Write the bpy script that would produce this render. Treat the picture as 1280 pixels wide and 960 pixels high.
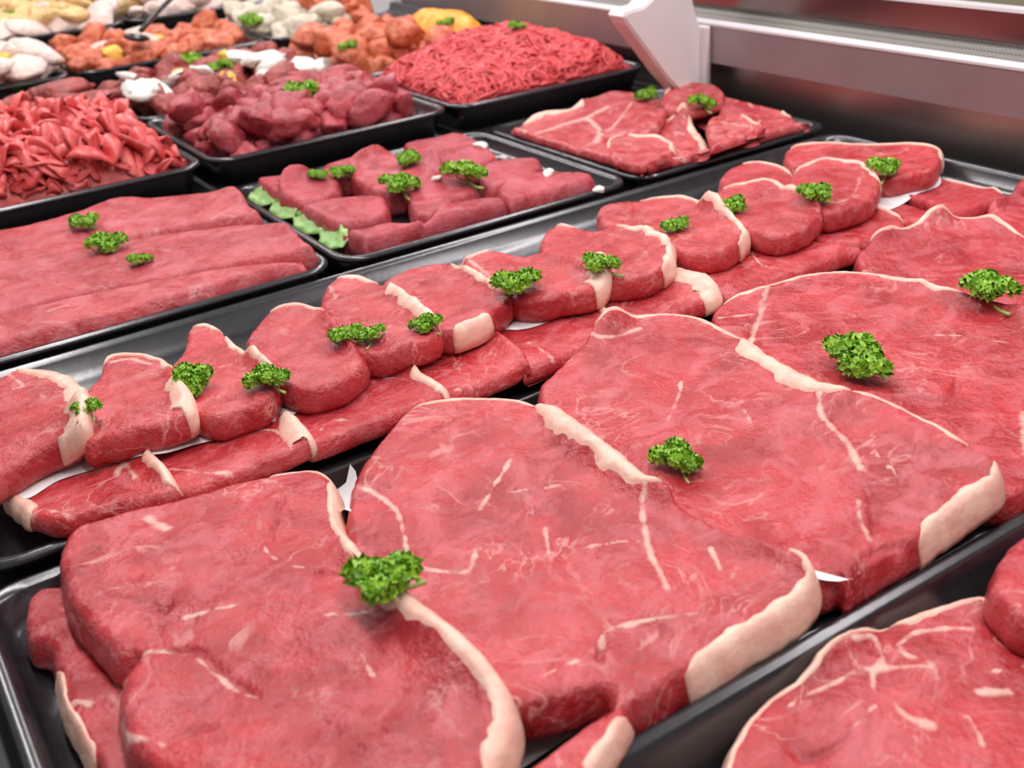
import bpy, bmesh, math, random
import numpy as np
from mathutils import Vector, Matrix
from mathutils.geometry import delaunay_2d_cdt

for o in list(bpy.data.objects): bpy.data.objects.remove(o, do_unlink=True)
scene = bpy.context.scene
COL = scene.collection

# ---------------------------------------------------------------- camera
cam_d = bpy.data.cameras.new('camera'); cam = bpy.data.objects.new('camera', cam_d); COL.objects.link(cam)
rot = Matrix(((0.83426927, 0.30578794, -0.45879028), (-0.54644450, 0.34773741, -0.76189048), (-0.07343838, 0.88632524, 0.45720277)))
cam.matrix_world = Matrix.Translation((0, 0, 0.33)) @ rot.to_4x4()
cam_d.lens = 38.82; cam_d.sensor_width = 36; cam_d.clip_start = 0.02
cam_d.dof.use_dof = True; cam_d.dof.focus_distance = 0.70; cam_d.dof.aperture_fstop = 10.0
scene.camera = cam

# ---------------------------------------------------------------- light: shop ambience and the counter's tubes under its canopy
scene.view_settings.view_transform = 'Standard'; scene.view_settings.look = 'None'
scene.view_settings.gamma = 1; scene.view_settings.use_curve_mapping = False
scene.view_settings.exposure = 0.2
world = bpy.data.worlds.new('shop_ambience'); scene.world = world; world.use_nodes = True
world.node_tree.nodes['Background'].inputs[0].default_value = (1.0, 0.96, 0.97, 1)
world.node_tree.nodes['Background'].inputs[1].default_value = 0.22

def tube_light(name, x, y, z, length, width, power, color):
    l = bpy.data.lights.new(name, 'AREA'); l.shape = 'RECTANGLE'; l.size = width; l.size_y = length
    l.energy = power; l.color = color
    o = bpy.data.objects.new(name, l); COL.objects.link(o); o.location = (x, y, z)
    return o
tube_light('canopy_tube_light', 0.22, 1.2, 0.95, 3.2, 0.08, 19, (1.0, 0.95, 0.95))
tube_light('canopy_tube_light', 1.05, 1.4, 0.90, 3.4, 0.10, 21, (1.0, 0.93, 0.96))

# ---------------------------------------------------------------- trays: name, x0, x1, y0, y1, rim height, outer height, inner depth (metres)
TRAYS = [
 ('joint', -.01, .93, -.03, .262, .0, .03, .03),
 ('rump', -.008, .93, .268, .554, -.010, .020, .020),
 ('sirloin', -.004, .93, .558, .822, -.002, .018, .018),
 ('slab', -.07, .336, .826, 1.118, .004, .03, 0.018),
 ('fillet', .342, .656, .826, 1.118, .004, .024, 0.017),
 ('chop', .662, .932, .826, 1.118, .004, .03, 0.026),
 ('strip', -.02, .334, 1.135, 1.395, .030, .032, 0.016),
 ('stew', .340, .634, 1.135, 1.395, .030, .032, 0.016),
 ('mince', .640, .932, 1.135, 1.395, .030, .032, 0.018),
 ('cutlet', .02, .334, 1.40, 1.65, .030, .032, 0.016),
 ('kebab', .340, .634, 1.40, 1.65, .030, .032, 0.016),
 ('marinade', .640, .932, 1.40, 1.65, .030, .032, 0.016),
 ('poultry', .06, .33, 1.67, 1.93, .052, .032, 0.014),
 ('pan', .336, .625, 1.67, 1.93, .052, .032, 0.016),
 ('herb', .631, .932, 1.67, 1.93, .052, .032, 0.016),
 ('nugget', .20, .49, 1.945, 2.25, .074, .032, 0.014),
 ('breast', .495, .91, 1.945, 2.25, .074, .032, 0.014),
 ('far', .3, .6, 2.27, 2.6, .09, .032, 0.014),
 ('far2', .61, .92, 2.27, 2.6, .09, .032, 0.014),
]
# ---------------------------------------------------------------- draping: pieces of meat settle on what lies below them
HX0, HY0, HR, HNX, HNY = -0.15, -0.15, 0.0025, 480, 1460
HM = np.full((HNX, HNY), -0.036)

def to_ij(p):
    return (p[:, 0]-HX0)/HR, (p[:, 1]-HY0)/HR

def sample(F, p, i0=0, j0=0):
    i, j = to_ij(np.asarray(p, float)); i = i-i0; j = j-j0
    i = np.clip(i, 0, F.shape[0]-1.001); j = np.clip(j, 0, F.shape[1]-1.001)
    a = i.astype(int); b = j.astype(int); u = i-a; v = j-b
    return F[a, b]*(1-u)*(1-v)+F[a+1, b]*u*(1-v)+F[a, b+1]*(1-u)*v+F[a+1, b+1]*u*v

def inside(poly, p):
    x, y = p[:, 0], p[:, 1]; r = np.zeros(len(p), bool)
    q = np.roll(poly, -1, axis=0)
    for (x1, y1), (x2, y2) in zip(poly, q):
        if y1 == y2: continue
        c = ((y1 > y) != (y2 > y)) & (x < (x2-x1)*(y-y1)/(y2-y1)+x1)
        r ^= c
    return r

def seg_dist(p, line, closed=False):
    a = line; b = np.roll(line, -1, axis=0)
    if not closed: a, b = a[:-1], b[:-1]
    best = np.full(len(p), 9.0)
    for s, e in zip(a, b):
        d = e-s; L = d@d
        if L == 0: continue
        t = np.clip(((p-s)@d)/L, 0, 1)
        best = np.minimum(best, np.hypot(p[:, 0]-s[0]-t*d[0], p[:, 1]-s[1]-t*d[1]))
    return best

def spline(pts, closed=True, step=0.003):
    P = np.asarray(pts, float); n = len(P); out = []
    rng = range(n) if closed else range(n-1)
    for k in rng:
        if closed: a, b, c, d = P[(k-1) % n], P[k], P[(k+1) % n], P[(k+2) % n]
        else: a, b, c, d = P[max(k-1, 0)], P[k], P[k+1], P[min(k+2, n-1)]
        m = max(2, int(np.hypot(*(c-b))/step))
        t = (np.arange(m)/m)[:, None]
        out.append(0.5*((2*b)+(c-a)*t+(2*a-5*b+4*c-d)*t*t+(3*b-a-3*c+d)*t**3))
    out = np.vstack(out)
    return out if closed else np.vstack([out, P[-1:]])

def blur(F, s):
    k = np.exp(-0.5*(np.arange(-2*s, 2*s+1)/s)**2); k /= k.sum(); r = 2*s
    G = np.pad(F, ((r, r), (0, 0)), mode='edge')
    F = sum(w*G[i:i+F.shape[0]] for i, w in enumerate(k))
    G = np.pad(F, ((0, 0), (r, r)), mode='edge')
    return sum(w*G[:, i:i+F.shape[1]] for i, w in enumerate(k))

def drape(poly, s=4, it=10):
    lo = poly.min(0)-0.03; hi = poly.max(0)+0.03
    i0 = max(int((lo[0]-HX0)/HR), 0); i1 = min(int((hi[0]-HX0)/HR)+1, HNX)
    j0 = max(int((lo[1]-HY0)/HR), 0); j1 = min(int((hi[1]-HY0)/HR)+1, HNY)
    h = HM[i0:i1, j0:j1]
    X, Y = np.meshgrid(HX0+HR*np.arange(i0, i1), HY0+HR*np.arange(j0, j1), indexing='ij')
    g = np.stack([X.ravel(), Y.ravel()], 1)
    m = inside(poly, g).reshape(h.shape)
    w = m.astype(float); low = h[m].min() if m.any() else -0.03
    b = np.where(m, h, low)
    wb = blur(w, s)+1e-6
    for _ in range(it):
        f = blur(b*w, s)/wb
        b = np.where(m, np.maximum(h, f), f)
    w2 = blur(w, 2)+1e-6; b = blur(b*w, 2)/w2; wb = np.minimum(wb, w2)
    b = np.where(m | (wb > 0.02), b, blur(b, 2))
    # far outside, keep the nearest sensible value
    b = np.where(wb > 0.02, b, low)
    return dict(b=b, m=m, g=g, i0=i0, j0=j0, i1=i1, j1=j1)

def base_at(D, p):
    return sample(D['b'], p, D['i0'], D['j0'])

def profile(d, r, e):
    s = np.clip(d/r, 0, 1)
    return e+(1-e)*np.sqrt(np.clip(1-(1-s)**2, 0, 1))

def stamp(D, poly, T, r, e):
    mg = D['m'].ravel(); g = D['g'][mg]
    if not len(g): return
    z = D['b'].ravel()[mg]+T*profile(seg_dist(g, poly, True), r, e)
    F = HM[D['i0']:D['i1'], D['j0']:D['j1']]
    F[D['m']] = np.maximum(F[D['m']], z)

def hm_tray(x0, x1, y0, y1, zr, dep, inner):
    def blk(a, b, c, d, z):
        HM[int((a-HX0)/HR):int((b-HX0)/HR)+1, int((c-HY0)/HR):int((d-HY0)/HR)+1] = z
    blk(x0, x1, y0, y1, zr); blk(x0+.013, x1-.013, y0+.013, y1-.013, zr-inner+.0015)
MEAT = [
 {'key': 'L10', 'T': 0.013, 'r': 0.004, 'e': 0.72, 'xy': [[0.8125, 0.6494], [0.8606, 0.6634], [0.8626, 0.616], [0.84, 0.5502], [0.8186, 0.545], [0.7538, 0.545], [0.7773, 0.5649]], 'fats': [([[0.8699, 0.6331], [0.9408, 0.6443], [0.8423, 0.5516]], 0.003)], 'veins': [], 'seams': [], 'res': 0.0022, 'noise': 0.0015, 'sm': 8, 'it': 14, 'paper': False},
 {'key': 'L9', 'T': 0.013, 'r': 0.004, 'e': 0.72, 'xy': [[0.7317, 0.643], [0.7922, 0.6554], [0.7843, 0.6026], [0.7576, 0.545], [0.7469, 0.545], [0.7326, 0.5546], [0.7201, 0.5988]], 'fats': [([[0.8719, 0.68], [0.8723, 0.6475], [0.8531, 0.6103]], 0.004)], 'veins': [], 'seams': [], 'res': 0.0022, 'noise': 0.0015, 'sm': 8, 'it': 14, 'paper': False},
 {'key': 'L8', 'T': 0.013, 'r': 0.004, 'e': 0.72, 'xy': [[0.6676, 0.6327], [0.721, 0.63], [0.7282, 0.5788], [0.718, 0.5568], [0.6736, 0.5482], [0.6517, 0.5582], [0.6498, 0.5938]], 'fats': [([[0.7201, 0.6019], [0.7233, 0.5844], [0.7279, 0.5651]], 0.004)], 'veins': [], 'seams': [], 'res': 0.0022, 'noise': 0.0015, 'sm': 8, 'it': 14, 'paper': False},
 {'key': 'L7', 'T': 0.013, 'r': 0.004, 'e': 0.72, 'xy': [[0.5185, 0.6307], [0.5682, 0.6387], [0.6047, 0.6324], [0.6432, 0.6153], [0.6499, 0.5647], [0.6565, 0.545], [0.6414, 0.545], [0.6029, 0.545], [0.5877, 0.545], [0.5387, 0.545], [0.5151, 0.55], [0.5109, 0.5894]], 'fats': [], 'veins': [([[0.5936, 0.6005], [0.5755, 0.5649], [0.5943, 0.5502]], 0.002)], 'seams': [], 'res': 0.0022, 'noise': 0.0015, 'sm': 8, 'it': 14, 'paper': False},
 {'key': 'L6', 'T': 0.013, 'r': 0.004, 'e': 0.72, 'xy': [[0.4321, 0.596], [0.4733, 0.6104], [0.5124, 0.6283], [0.515, 0.6132], [0.5167, 0.5621], [0.5056, 0.545], [0.4836, 0.545], [0.4705, 0.545], [0.4553, 0.545], [0.4315, 0.5595]], 'fats': [([[0.5134, 0.5981], [0.5178, 0.5572], [0.5075, 0.5443], [0.4915, 0.5351]], 0.018)], 'veins': [], 'seams': [], 'res': 0.0022, 'noise': 0.0015, 'sm': 8, 'it': 14, 'paper': False},
 {'key': 'L5', 'T': 0.013, 'r': 0.004, 'e': 0.72, 'xy': [[0.3534, 0.6064], [0.3915, 0.629], [0.4192, 0.6283], [0.431, 0.5962], [0.4303, 0.5669], [0.4225, 0.545], [0.3916, 0.545], [0.3599, 0.545], [0.3401, 0.545], [0.34, 0.5493]], 'fats': [([[0.4317, 0.5964], [0.432, 0.5756], [0.4288, 0.5511]], 0.006)], 'veins': [([[0.3642, 0.5792], [0.3611, 0.5462], [0.3593, 0.5351]], 0.003)], 'seams': [], 'res': 0.0022, 'noise': 0.0015, 'sm': 8, 'it': 14, 'paper': False},
 {'key': 'L4', 'T': 0.013, 'r': 0.004, 'e': 0.72, 'xy': [[0.2746, 0.6168], [0.3057, 0.6168], [0.3292, 0.6155], [0.3513, 0.6102], [0.3505, 0.5836], [0.3424, 0.545], [0.3385, 0.545], [0.3273, 0.545], [0.3101, 0.545], [0.2962, 0.545], [0.2815, 0.545], [0.279, 0.5709]], 'fats': [([[0.352, 0.5916], [0.3515, 0.5716], [0.3438, 0.5461], [0.3824, 0.5906]], 0.006)], 'veins': [([[0.2887, 0.5485], [0.3066, 0.5388], [0.322, 0.5352]], 0.003)], 'seams': [], 'res': 0.0022, 'noise': 0.0015, 'sm': 8, 'it': 14, 'paper': False},
 {'key': 'L3', 'T': 0.013, 'r': 0.004, 'e': 0.72, 'xy': [[0.1916, 0.6039], [0.2134, 0.614], [0.2398, 0.6251], [0.2683, 0.6244], [0.2799, 0.6066], [0.2802, 0.5685], [0.2802, 0.545], [0.2597, 0.545], [0.2409, 0.545], [0.2156, 0.545], [0.1923, 0.545], [0.1854, 0.5535]], 'fats': [([[0.2774, 0.5845], [0.28, 0.5596], [0.2809, 0.5407]], 0.007)], 'veins': [([[0.1991, 0.5578], [0.2098, 0.5639], [0.2185, 0.5539]], 0.003), ([[0.2601, 0.5918], [0.2696, 0.5764]], 0.003)], 'seams': [], 'res': 0.0022, 'noise': 0.0015, 'sm': 8, 'it': 14, 'paper': False},
 {'key': 'L2', 'T': 0.013, 'r': 0.004, 'e': 0.72, 'xy': [[0.1037, 0.6265], [0.1266, 0.6315], [0.1531, 0.6237], [0.1741, 0.6143], [0.1881, 0.6058], [0.1902, 0.5608], [0.1879, 0.545], [0.1817, 0.545], [0.1663, 0.545], [0.1498, 0.545], [0.1344, 0.545], [0.1091, 0.5482], [0.1043, 0.581]], 'fats': [([[0.1866, 0.586], [0.1897, 0.5537], [0.1886, 0.5403], [0.1838, 0.5347]], 0.011)], 'veins': [([[0.112, 0.5794], [0.1226, 0.5597], [0.1392, 0.5468]], 0.004), ([[0.16, 0.5894], [0.1762, 0.5773], [0.1772, 0.5485]], 0.003)], 'seams': [], 'res': 0.0022, 'noise': 0.0015, 'sm': 8, 'it': 14, 'paper': False},
 {'key': 'L1', 'T': 0.013, 'r': 0.004, 'e': 0.72, 'xy': [[0.0285, 0.6419], [0.0374, 0.6537], [0.0582, 0.6477], [0.0822, 0.6351], [0.1055, 0.6209], [0.1079, 0.5794], [0.1086, 0.553], [0.1056, 0.545], [0.0847, 0.5511], [0.0678, 0.558], [0.0484, 0.5591], [0.0379, 0.5807], [0.0296, 0.6092]], 'fats': [([[0.1032, 0.596], [0.1075, 0.5666], [0.1083, 0.5493]], 0.007), ([[0.0311, 0.5844], [0.0289, 0.6106], [0.0368, 0.6223]], 0.008)], 'veins': [([[0.0842, 0.5872], [0.0923, 0.5996], [0.0931, 0.5767]], 0.005), ([[0.0529, 0.5581], [0.0446, 0.5825], [0.0364, 0.5851]], 0.004)], 'seams': [], 'res': 0.0022, 'noise': 0.0015, 'sm': 8, 'it': 14, 'paper': False},
 {'key': 'paper_row', 'T': 0.0008, 'r': 0.002, 'e': 0.9, 'xy': [[0.0348, 0.6095], [0.0581, 0.6131], [0.0827, 0.6051], [0.108, 0.5915], [0.1344, 0.595], [0.16, 0.5886], [0.1877, 0.5857], [0.2158, 0.5946], [0.2456, 0.5975], [0.2946, 0.6405], [0.3289, 0.6442], [0.3549, 0.6296], [0.3724, 0.6016], [0.4059, 0.6001], [0.4623, 0.6128], [0.4724, 0.5915], [0.5279, 0.6112], [0.6235, 0.6644], [0.6379, 0.6272], [0.6594, 0.5951], [0.7105, 0.5901], [0.7975, 0.6111], [0.8451, 0.6185], [0.8857, 0.6633], [0.8499, 0.7093], [0.7603, 0.7284], [0.6687, 0.7401], [0.5707, 0.7591], [0.4586, 0.7469], [0.3458, 0.738], [0.2585, 0.7283], [0.1734, 0.7173], [0.0972, 0.7059], [0.0388, 0.6852]], 'fats': [], 'veins': [], 'seams': [], 'res': 0.0022, 'noise': 0.0015, 'sm': 4, 'it': 10, 'paper': True},
 {'key': 'U12', 'T': 0.0185, 'r': 0.0045, 'e': 0.8, 'xy': [[0.804, 0.7726], [0.8445, 0.7954], [0.8735, 0.7734], [0.889, 0.735], [0.9127, 0.7054], [0.914, 0.6783], [0.8875, 0.6512], [0.8339, 0.6162], [0.8044, 0.6185], [0.7825, 0.6352], [0.7826, 0.6907], [0.7823, 0.7303]], 'fats': [([[0.8353, 0.792], [0.8895, 0.7354], [0.9191, 0.68], [0.8753, 0.6429]], 0.005)], 'veins': [([[0.867, 0.7261], [0.8634, 0.6937], [0.892, 0.6934]], 0.003)], 'seams': [], 'res': 0.0022, 'noise': 0.0015, 'sm': 9, 'it': 16, 'paper': False},
 {'key': 'U10b', 'T': 0.02, 'r': 0.0045, 'e': 0.8, 'xy': [[0.7139, 0.7677], [0.7481, 0.7933], [0.7811, 0.7938], [0.7898, 0.7638], [0.7668, 0.7233], [0.7169, 0.6967], [0.6898, 0.7203]], 'fats': [([[0.7697, 0.7933], [0.7841, 0.7857], [0.774, 0.7376]], 0.005)], 'veins': [], 'seams': [], 'res': 0.0022, 'noise': 0.0015, 'sm': 4, 'it': 10, 'paper': False},
 {'key': 'U11', 'T': 0.0185, 'r': 0.0045, 'e': 0.8, 'xy': [[0.7074, 0.6738], [0.7485, 0.6989], [0.7809, 0.6998], [0.7846, 0.6746], [0.7817, 0.6487], [0.762, 0.6186], [0.7114, 0.5823], [0.6825, 0.5794], [0.6613, 0.5853], [0.6654, 0.6106], [0.6844, 0.644]], 'fats': [([[0.7358, 0.6916], [0.7802, 0.6993], [0.7844, 0.6744], [0.78, 0.6473], [0.7601, 0.6178]], 0.006)], 'veins': [([[0.6851, 0.5944], [0.7074, 0.599], [0.7521, 0.632]], 0.003)], 'seams': [], 'res': 0.0022, 'noise': 0.0015, 'sm': 9, 'it': 16, 'paper': False},
 {'key': 'U10', 'T': 0.0185, 'r': 0.0045, 'e': 0.8, 'xy': [[0.6242, 0.693], [0.6638, 0.7137], [0.6911, 0.7117], [0.7125, 0.6932], [0.683, 0.6364], [0.668, 0.6045], [0.6577, 0.5886], [0.6249, 0.5763], [0.5994, 0.5768], [0.5974, 0.6006], [0.6077, 0.6482]], 'fats': [([[0.6664, 0.7113], [0.6882, 0.7087], [0.7097, 0.6904], [0.6769, 0.6308]], 0.006)], 'veins': [], 'seams': [], 'res': 0.0022, 'noise': 0.0015, 'sm': 9, 'it': 16, 'paper': False},
 {'key': 'U9', 'T': 0.0185, 'r': 0.0045, 'e': 0.8, 'xy': [[0.5572, 0.7542], [0.5775, 0.7762], [0.5961, 0.7728], [0.6095, 0.7605], [0.6234, 0.7545], [0.6431, 0.7332], [0.6235, 0.68], [0.6068, 0.6378], [0.6, 0.6151], [0.5908, 0.6027], [0.5594, 0.5873], [0.5361, 0.593], [0.531, 0.6146], [0.5393, 0.6534], [0.5503, 0.7035], [0.544, 0.7231]], 'fats': [([[0.6069, 0.7515], [0.6353, 0.7243], [0.6119, 0.6674], [0.6058, 0.6368], [0.5962, 0.6083], [0.5712, 0.5911]], 0.006)], 'veins': [], 'seams': [([[0.6053, 0.7553], [0.5801, 0.733], [0.5582, 0.6972]], 0.003)], 'res': 0.0022, 'noise': 0.0015, 'sm': 9, 'it': 16, 'paper': False},
 {'key': 'U8', 'T': 0.0185, 'r': 0.0045, 'e': 0.8, 'xy': [[0.4608, 0.7034], [0.4922, 0.7445], [0.5166, 0.7552], [0.5205, 0.7371], [0.5247, 0.7142], [0.5441, 0.7117], [0.5484, 0.6847], [0.5401, 0.6492], [0.532, 0.6271], [0.5013, 0.5893], [0.4739, 0.5766], [0.4514, 0.5833], [0.4409, 0.5977], [0.4405, 0.6423]], 'fats': [([[0.5913, 0.7383], [0.5443, 0.6543], [0.5329, 0.6282], [0.5001, 0.5879], [0.4842, 0.5781]], 0.007), ([[0.513, 0.7563], [0.5204, 0.7547], [0.5231, 0.7384]], 0.006)], 'veins': [], 'seams': [], 'res': 0.0022, 'noise': 0.0015, 'sm': 9, 'it': 16, 'paper': False},
 {'key': 'U7', 'T': 0.0185, 'r': 0.0045, 'e': 0.8, 'xy': [[0.3977, 0.7187], [0.4063, 0.7281], [0.4282, 0.7291], [0.4346, 0.7163], [0.438, 0.6921], [0.4517, 0.684], [0.4461, 0.6515], [0.4451, 0.6173], [0.4501, 0.6028], [0.4412, 0.5886], [0.4244, 0.5807], [0.4055, 0.592], [0.3861, 0.6007], [0.3776, 0.6229], [0.3844, 0.6681]], 'fats': [([[0.4399, 0.6102], [0.4434, 0.5938], [0.438, 0.5844], [0.4246, 0.5779]], 0.014), ([[0.4032, 0.7241], [0.4179, 0.7271], [0.4265, 0.7262]], 0.006)], 'veins': [([[0.4038, 0.7188], [0.3964, 0.6862], [0.3904, 0.6614]], 0.006)], 'seams': [], 'res': 0.0022, 'noise': 0.0015, 'sm': 9, 'it': 16, 'paper': False},
 {'key': 'U6', 'T': 0.0185, 'r': 0.0045, 'e': 0.8, 'xy': [[0.3355, 0.7384], [0.3441, 0.7496], [0.364, 0.7571], [0.3844, 0.7565], [0.3982, 0.7438], [0.3983, 0.7194], [0.3893, 0.6801], [0.3818, 0.6424], [0.38, 0.6209], [0.3677, 0.6108], [0.3428, 0.5936], [0.3246, 0.5899], [0.3112, 0.5937], [0.3071, 0.6198], [0.3181, 0.6777]], 'fats': [([[0.3972, 0.7419], [0.3911, 0.6953], [0.3833, 0.6448], [0.3798, 0.6226]], 0.006), ([[0.3444, 0.594], [0.3269, 0.5884], [0.3126, 0.5907]], 0.006)], 'veins': [], 'seams': [], 'res': 0.0022, 'noise': 0.0015, 'sm': 9, 'it': 16, 'paper': False},
 {'key': 'U5', 'T': 0.0185, 'r': 0.0045, 'e': 0.8, 'xy': [[0.2785, 0.7299], [0.289, 0.7506], [0.3035, 0.769], [0.3174, 0.775], [0.3286, 0.7658], [0.3302, 0.7375], [0.33, 0.7112], [0.3203, 0.6655], [0.3121, 0.6237], [0.3084, 0.6025], [0.3021, 0.5878], [0.2857, 0.5851], [0.2685, 0.5869], [0.2557, 0.5904], [0.25, 0.6034], [0.2519, 0.6398], [0.2622, 0.6866]], 'fats': [([[0.3132, 0.7752], [0.3291, 0.767], [0.332, 0.737]], 0.008), ([[0.3288, 0.7129], [0.3195, 0.6639], [0.3104, 0.6172], [0.3064, 0.5983]], 0.008)], 'veins': [([[0.2999, 0.7613], [0.2908, 0.7294], [0.2824, 0.7253]], 0.004)], 'seams': [], 'res': 0.0022, 'noise': 0.0015, 'sm': 9, 'it': 16, 'paper': False},
 {'key': 'U4', 'T': 0.0185, 'r': 0.0045, 'e': 0.8, 'xy': [[0.2033, 0.6841], [0.2173, 0.7054], [0.2383, 0.7277], [0.2506, 0.7301], [0.2618, 0.7205], [0.2654, 0.6913], [0.2548, 0.638], [0.251, 0.6046], [0.2482, 0.5885], [0.23, 0.576], [0.2117, 0.576], [0.1976, 0.5862], [0.1923, 0.6148], [0.1947, 0.6508]], 'fats': [([[0.2397, 0.7279], [0.2575, 0.7253], [0.2649, 0.69]], 0.005)], 'veins': [], 'seams': [], 'res': 0.0022, 'noise': 0.0015, 'sm': 9, 'it': 16, 'paper': False},
 {'key': 'U3', 'T': 0.0185, 'r': 0.0045, 'e': 0.8, 'xy': [[0.1514, 0.6941], [0.1626, 0.7133], [0.1765, 0.74], [0.1877, 0.7673], [0.2015, 0.7663], [0.2057, 0.7448], [0.2027, 0.712], [0.199, 0.6594], [0.1953, 0.62], [0.1954, 0.606], [0.188, 0.5918], [0.1759, 0.5814], [0.1613, 0.5833], [0.1473, 0.5864], [0.1405, 0.5984], [0.1374, 0.6134], [0.1408, 0.6473]], 'fats': [([[0.1912, 0.7712], [0.2022, 0.7689], [0.2066, 0.7481]], 0.007), ([[0.2051, 0.7317], [0.1986, 0.6582], [0.195, 0.6121]], 0.006)], 'veins': [], 'seams': [([[0.1409, 0.5961], [0.1511, 0.6083], [0.1668, 0.5976]], 0.004)], 'res': 0.0022, 'noise': 0.0015, 'sm': 9, 'it': 16, 'paper': False},
 {'key': 'U2', 'T': 0.0185, 'r': 0.0045, 'e': 0.8, 'xy': [[0.0852, 0.6625], [0.0985, 0.6899], [0.1083, 0.7051], [0.1201, 0.733], [0.1329, 0.7314], [0.1468, 0.7139], [0.1505, 0.6909], [0.1441, 0.6475], [0.1424, 0.6207], [0.1406, 0.6054], [0.1349, 0.5937], [0.1188, 0.5933], [0.0987, 0.5945], [0.0832, 0.6024], [0.0754, 0.6098]], 'fats': [([[0.1167, 0.7262], [0.1247, 0.7356], [0.1329, 0.7315], [0.1466, 0.7132], [0.1471, 0.6689]], 0.006), ([[0.1436, 0.6452], [0.142, 0.6163], [0.1394, 0.6026], [0.1331, 0.5909]], 0.012)], 'veins': [([[0.1212, 0.7225], [0.1332, 0.7167], [0.1411, 0.696]], 0.004)], 'seams': [], 'res': 0.0022, 'noise': 0.0015, 'sm': 9, 'it': 16, 'paper': False},
 {'key': 'U1', 'T': 0.0185, 'r': 0.0045, 'e': 0.8, 'xy': [[0.0258, 0.7351], [0.0447, 0.7777], [0.0619, 0.7911], [0.0701, 0.794], [0.0822, 0.7808], [0.0937, 0.76], [0.0982, 0.7306], [0.0875, 0.6361], [0.0811, 0.6139], [0.0763, 0.6082], [0.0635, 0.616], [0.0504, 0.6184], [0.0334, 0.6128], [0.014, 0.6147]], 'fats': [([[0.0717, 0.7949], [0.0869, 0.775], [0.0985, 0.7329], [0.0858, 0.6278], [0.0771, 0.608], [0.0626, 0.6152]], 0.0145)], 'veins': [([[0.0624, 0.7884], [0.0673, 0.7575], [0.0593, 0.7568]], 0.004)], 'seams': [], 'res': 0.0022, 'noise': 0.0015, 'sm': 9, 'it': 16, 'paper': False},
 {'key': 'S4u', 'T': 0.016, 'r': 0.006, 'e': 0.55, 'xy': [[0.5451, 0.5332], [0.6087, 0.5143], [0.6276, 0.4573], [0.6343, 0.3973], [0.5811, 0.3375], [0.5216, 0.3125], [0.4842, 0.3325], [0.4715, 0.3795], [0.4885, 0.4473]], 'fats': [], 'veins': [], 'seams': [], 'res': 0.005, 'noise': 0.001, 'sm': 8, 'it': 10, 'paper': False},
 {'key': 'S3u', 'T': 0.016, 'r': 0.006, 'e': 0.55, 'xy': [[0.3862, 0.535], [0.4496, 0.535], [0.4778, 0.4958], [0.4746, 0.4076], [0.4791, 0.3458], [0.4737, 0.3141], [0.4217, 0.3], [0.383, 0.3128], [0.3674, 0.3544], [0.3477, 0.4243], [0.3474, 0.4856]], 'fats': [], 'veins': [], 'seams': [], 'res': 0.005, 'noise': 0.001, 'sm': 8, 'it': 10, 'paper': False},
 {'key': 'S2u', 'T': 0.016, 'r': 0.006, 'e': 0.55, 'xy': [[0.2188, 0.4986], [0.2679, 0.5276], [0.3189, 0.497], [0.3179, 0.4164], [0.3217, 0.3545], [0.325, 0.3171], [0.2867, 0.3], [0.2472, 0.3038], [0.2097, 0.3264], [0.1894, 0.3704], [0.1927, 0.432]], 'fats': [], 'veins': [], 'seams': [], 'res': 0.005, 'noise': 0.001, 'sm': 8, 'it': 10, 'paper': False},
 {'key': 'S6', 'T': 0.02, 'r': 0.007, 'e': 0.5, 'xy': [[0.7805, 0.5324], [0.8131, 0.5453], [0.8409, 0.5483], [0.8768, 0.5608], [0.912, 0.5544], [0.8929, 0.4984], [0.8203, 0.4523], [0.7771, 0.4716], [0.7704, 0.5099]], 'fats': [], 'veins': [], 'seams': [], 'res': 0.0017, 'noise': 0.0022, 'sm': 10, 'it': 18, 'paper': False},
 {'key': 'S5', 'T': 0.019, 'r': 0.006, 'e': 0.55, 'xy': [[0.6423, 0.5391], [0.6634, 0.5487], [0.6969, 0.5536], [0.7439, 0.5517], [0.7759, 0.5291], [0.773, 0.483], [0.7683, 0.4387], [0.6791, 0.3702], [0.6278, 0.3601], [0.6129, 0.3969], [0.6111, 0.4531], [0.6254, 0.5112]], 'fats': [([[0.6711, 0.5478], [0.7148, 0.5525], [0.753, 0.5281], [0.7656, 0.4784]], 0.006)], 'veins': [], 'seams': [], 'res': 0.0017, 'noise': 0.0022, 'sm': 10, 'it': 18, 'paper': False},
 {'key': 'S4', 'T': 0.019, 'r': 0.006, 'e': 0.55, 'xy': [[0.4825, 0.5267], [0.5177, 0.5451], [0.5532, 0.5426], [0.5942, 0.5339], [0.6186, 0.5059], [0.6179, 0.466], [0.6173, 0.429], [0.6208, 0.3974], [0.6282, 0.3675], [0.589, 0.3198], [0.5142, 0.2722], [0.4771, 0.264], [0.4464, 0.264], [0.4286, 0.2824], [0.428, 0.3326], [0.4351, 0.3974], [0.4576, 0.4675]], 'fats': [([[0.5087, 0.5413], [0.5598, 0.5491], [0.5911, 0.5311], [0.6127, 0.501], [0.6086, 0.459], [0.6077, 0.4223]], 0.006)], 'veins': [([[0.4665, 0.4732], [0.5125, 0.5091], [0.5512, 0.5403]], 0.006), ([[0.4877, 0.5227], [0.5125, 0.5091]], 0.004), ([[0.5665, 0.4055], [0.5762, 0.3887], [0.5862, 0.367]], 0.002), ([[0.5206, 0.311], [0.4913, 0.2898], [0.4736, 0.273]], 0.006)], 'seams': [([[0.4866, 0.3766], [0.5032, 0.3501], [0.5348, 0.3631]], 0.004), ([[0.4646, 0.4749], [0.5057, 0.5061], [0.5427, 0.5278]], 0.003)], 'res': 0.0017, 'noise': 0.0022, 'sm': 10, 'it': 18, 'paper': False},
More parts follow.
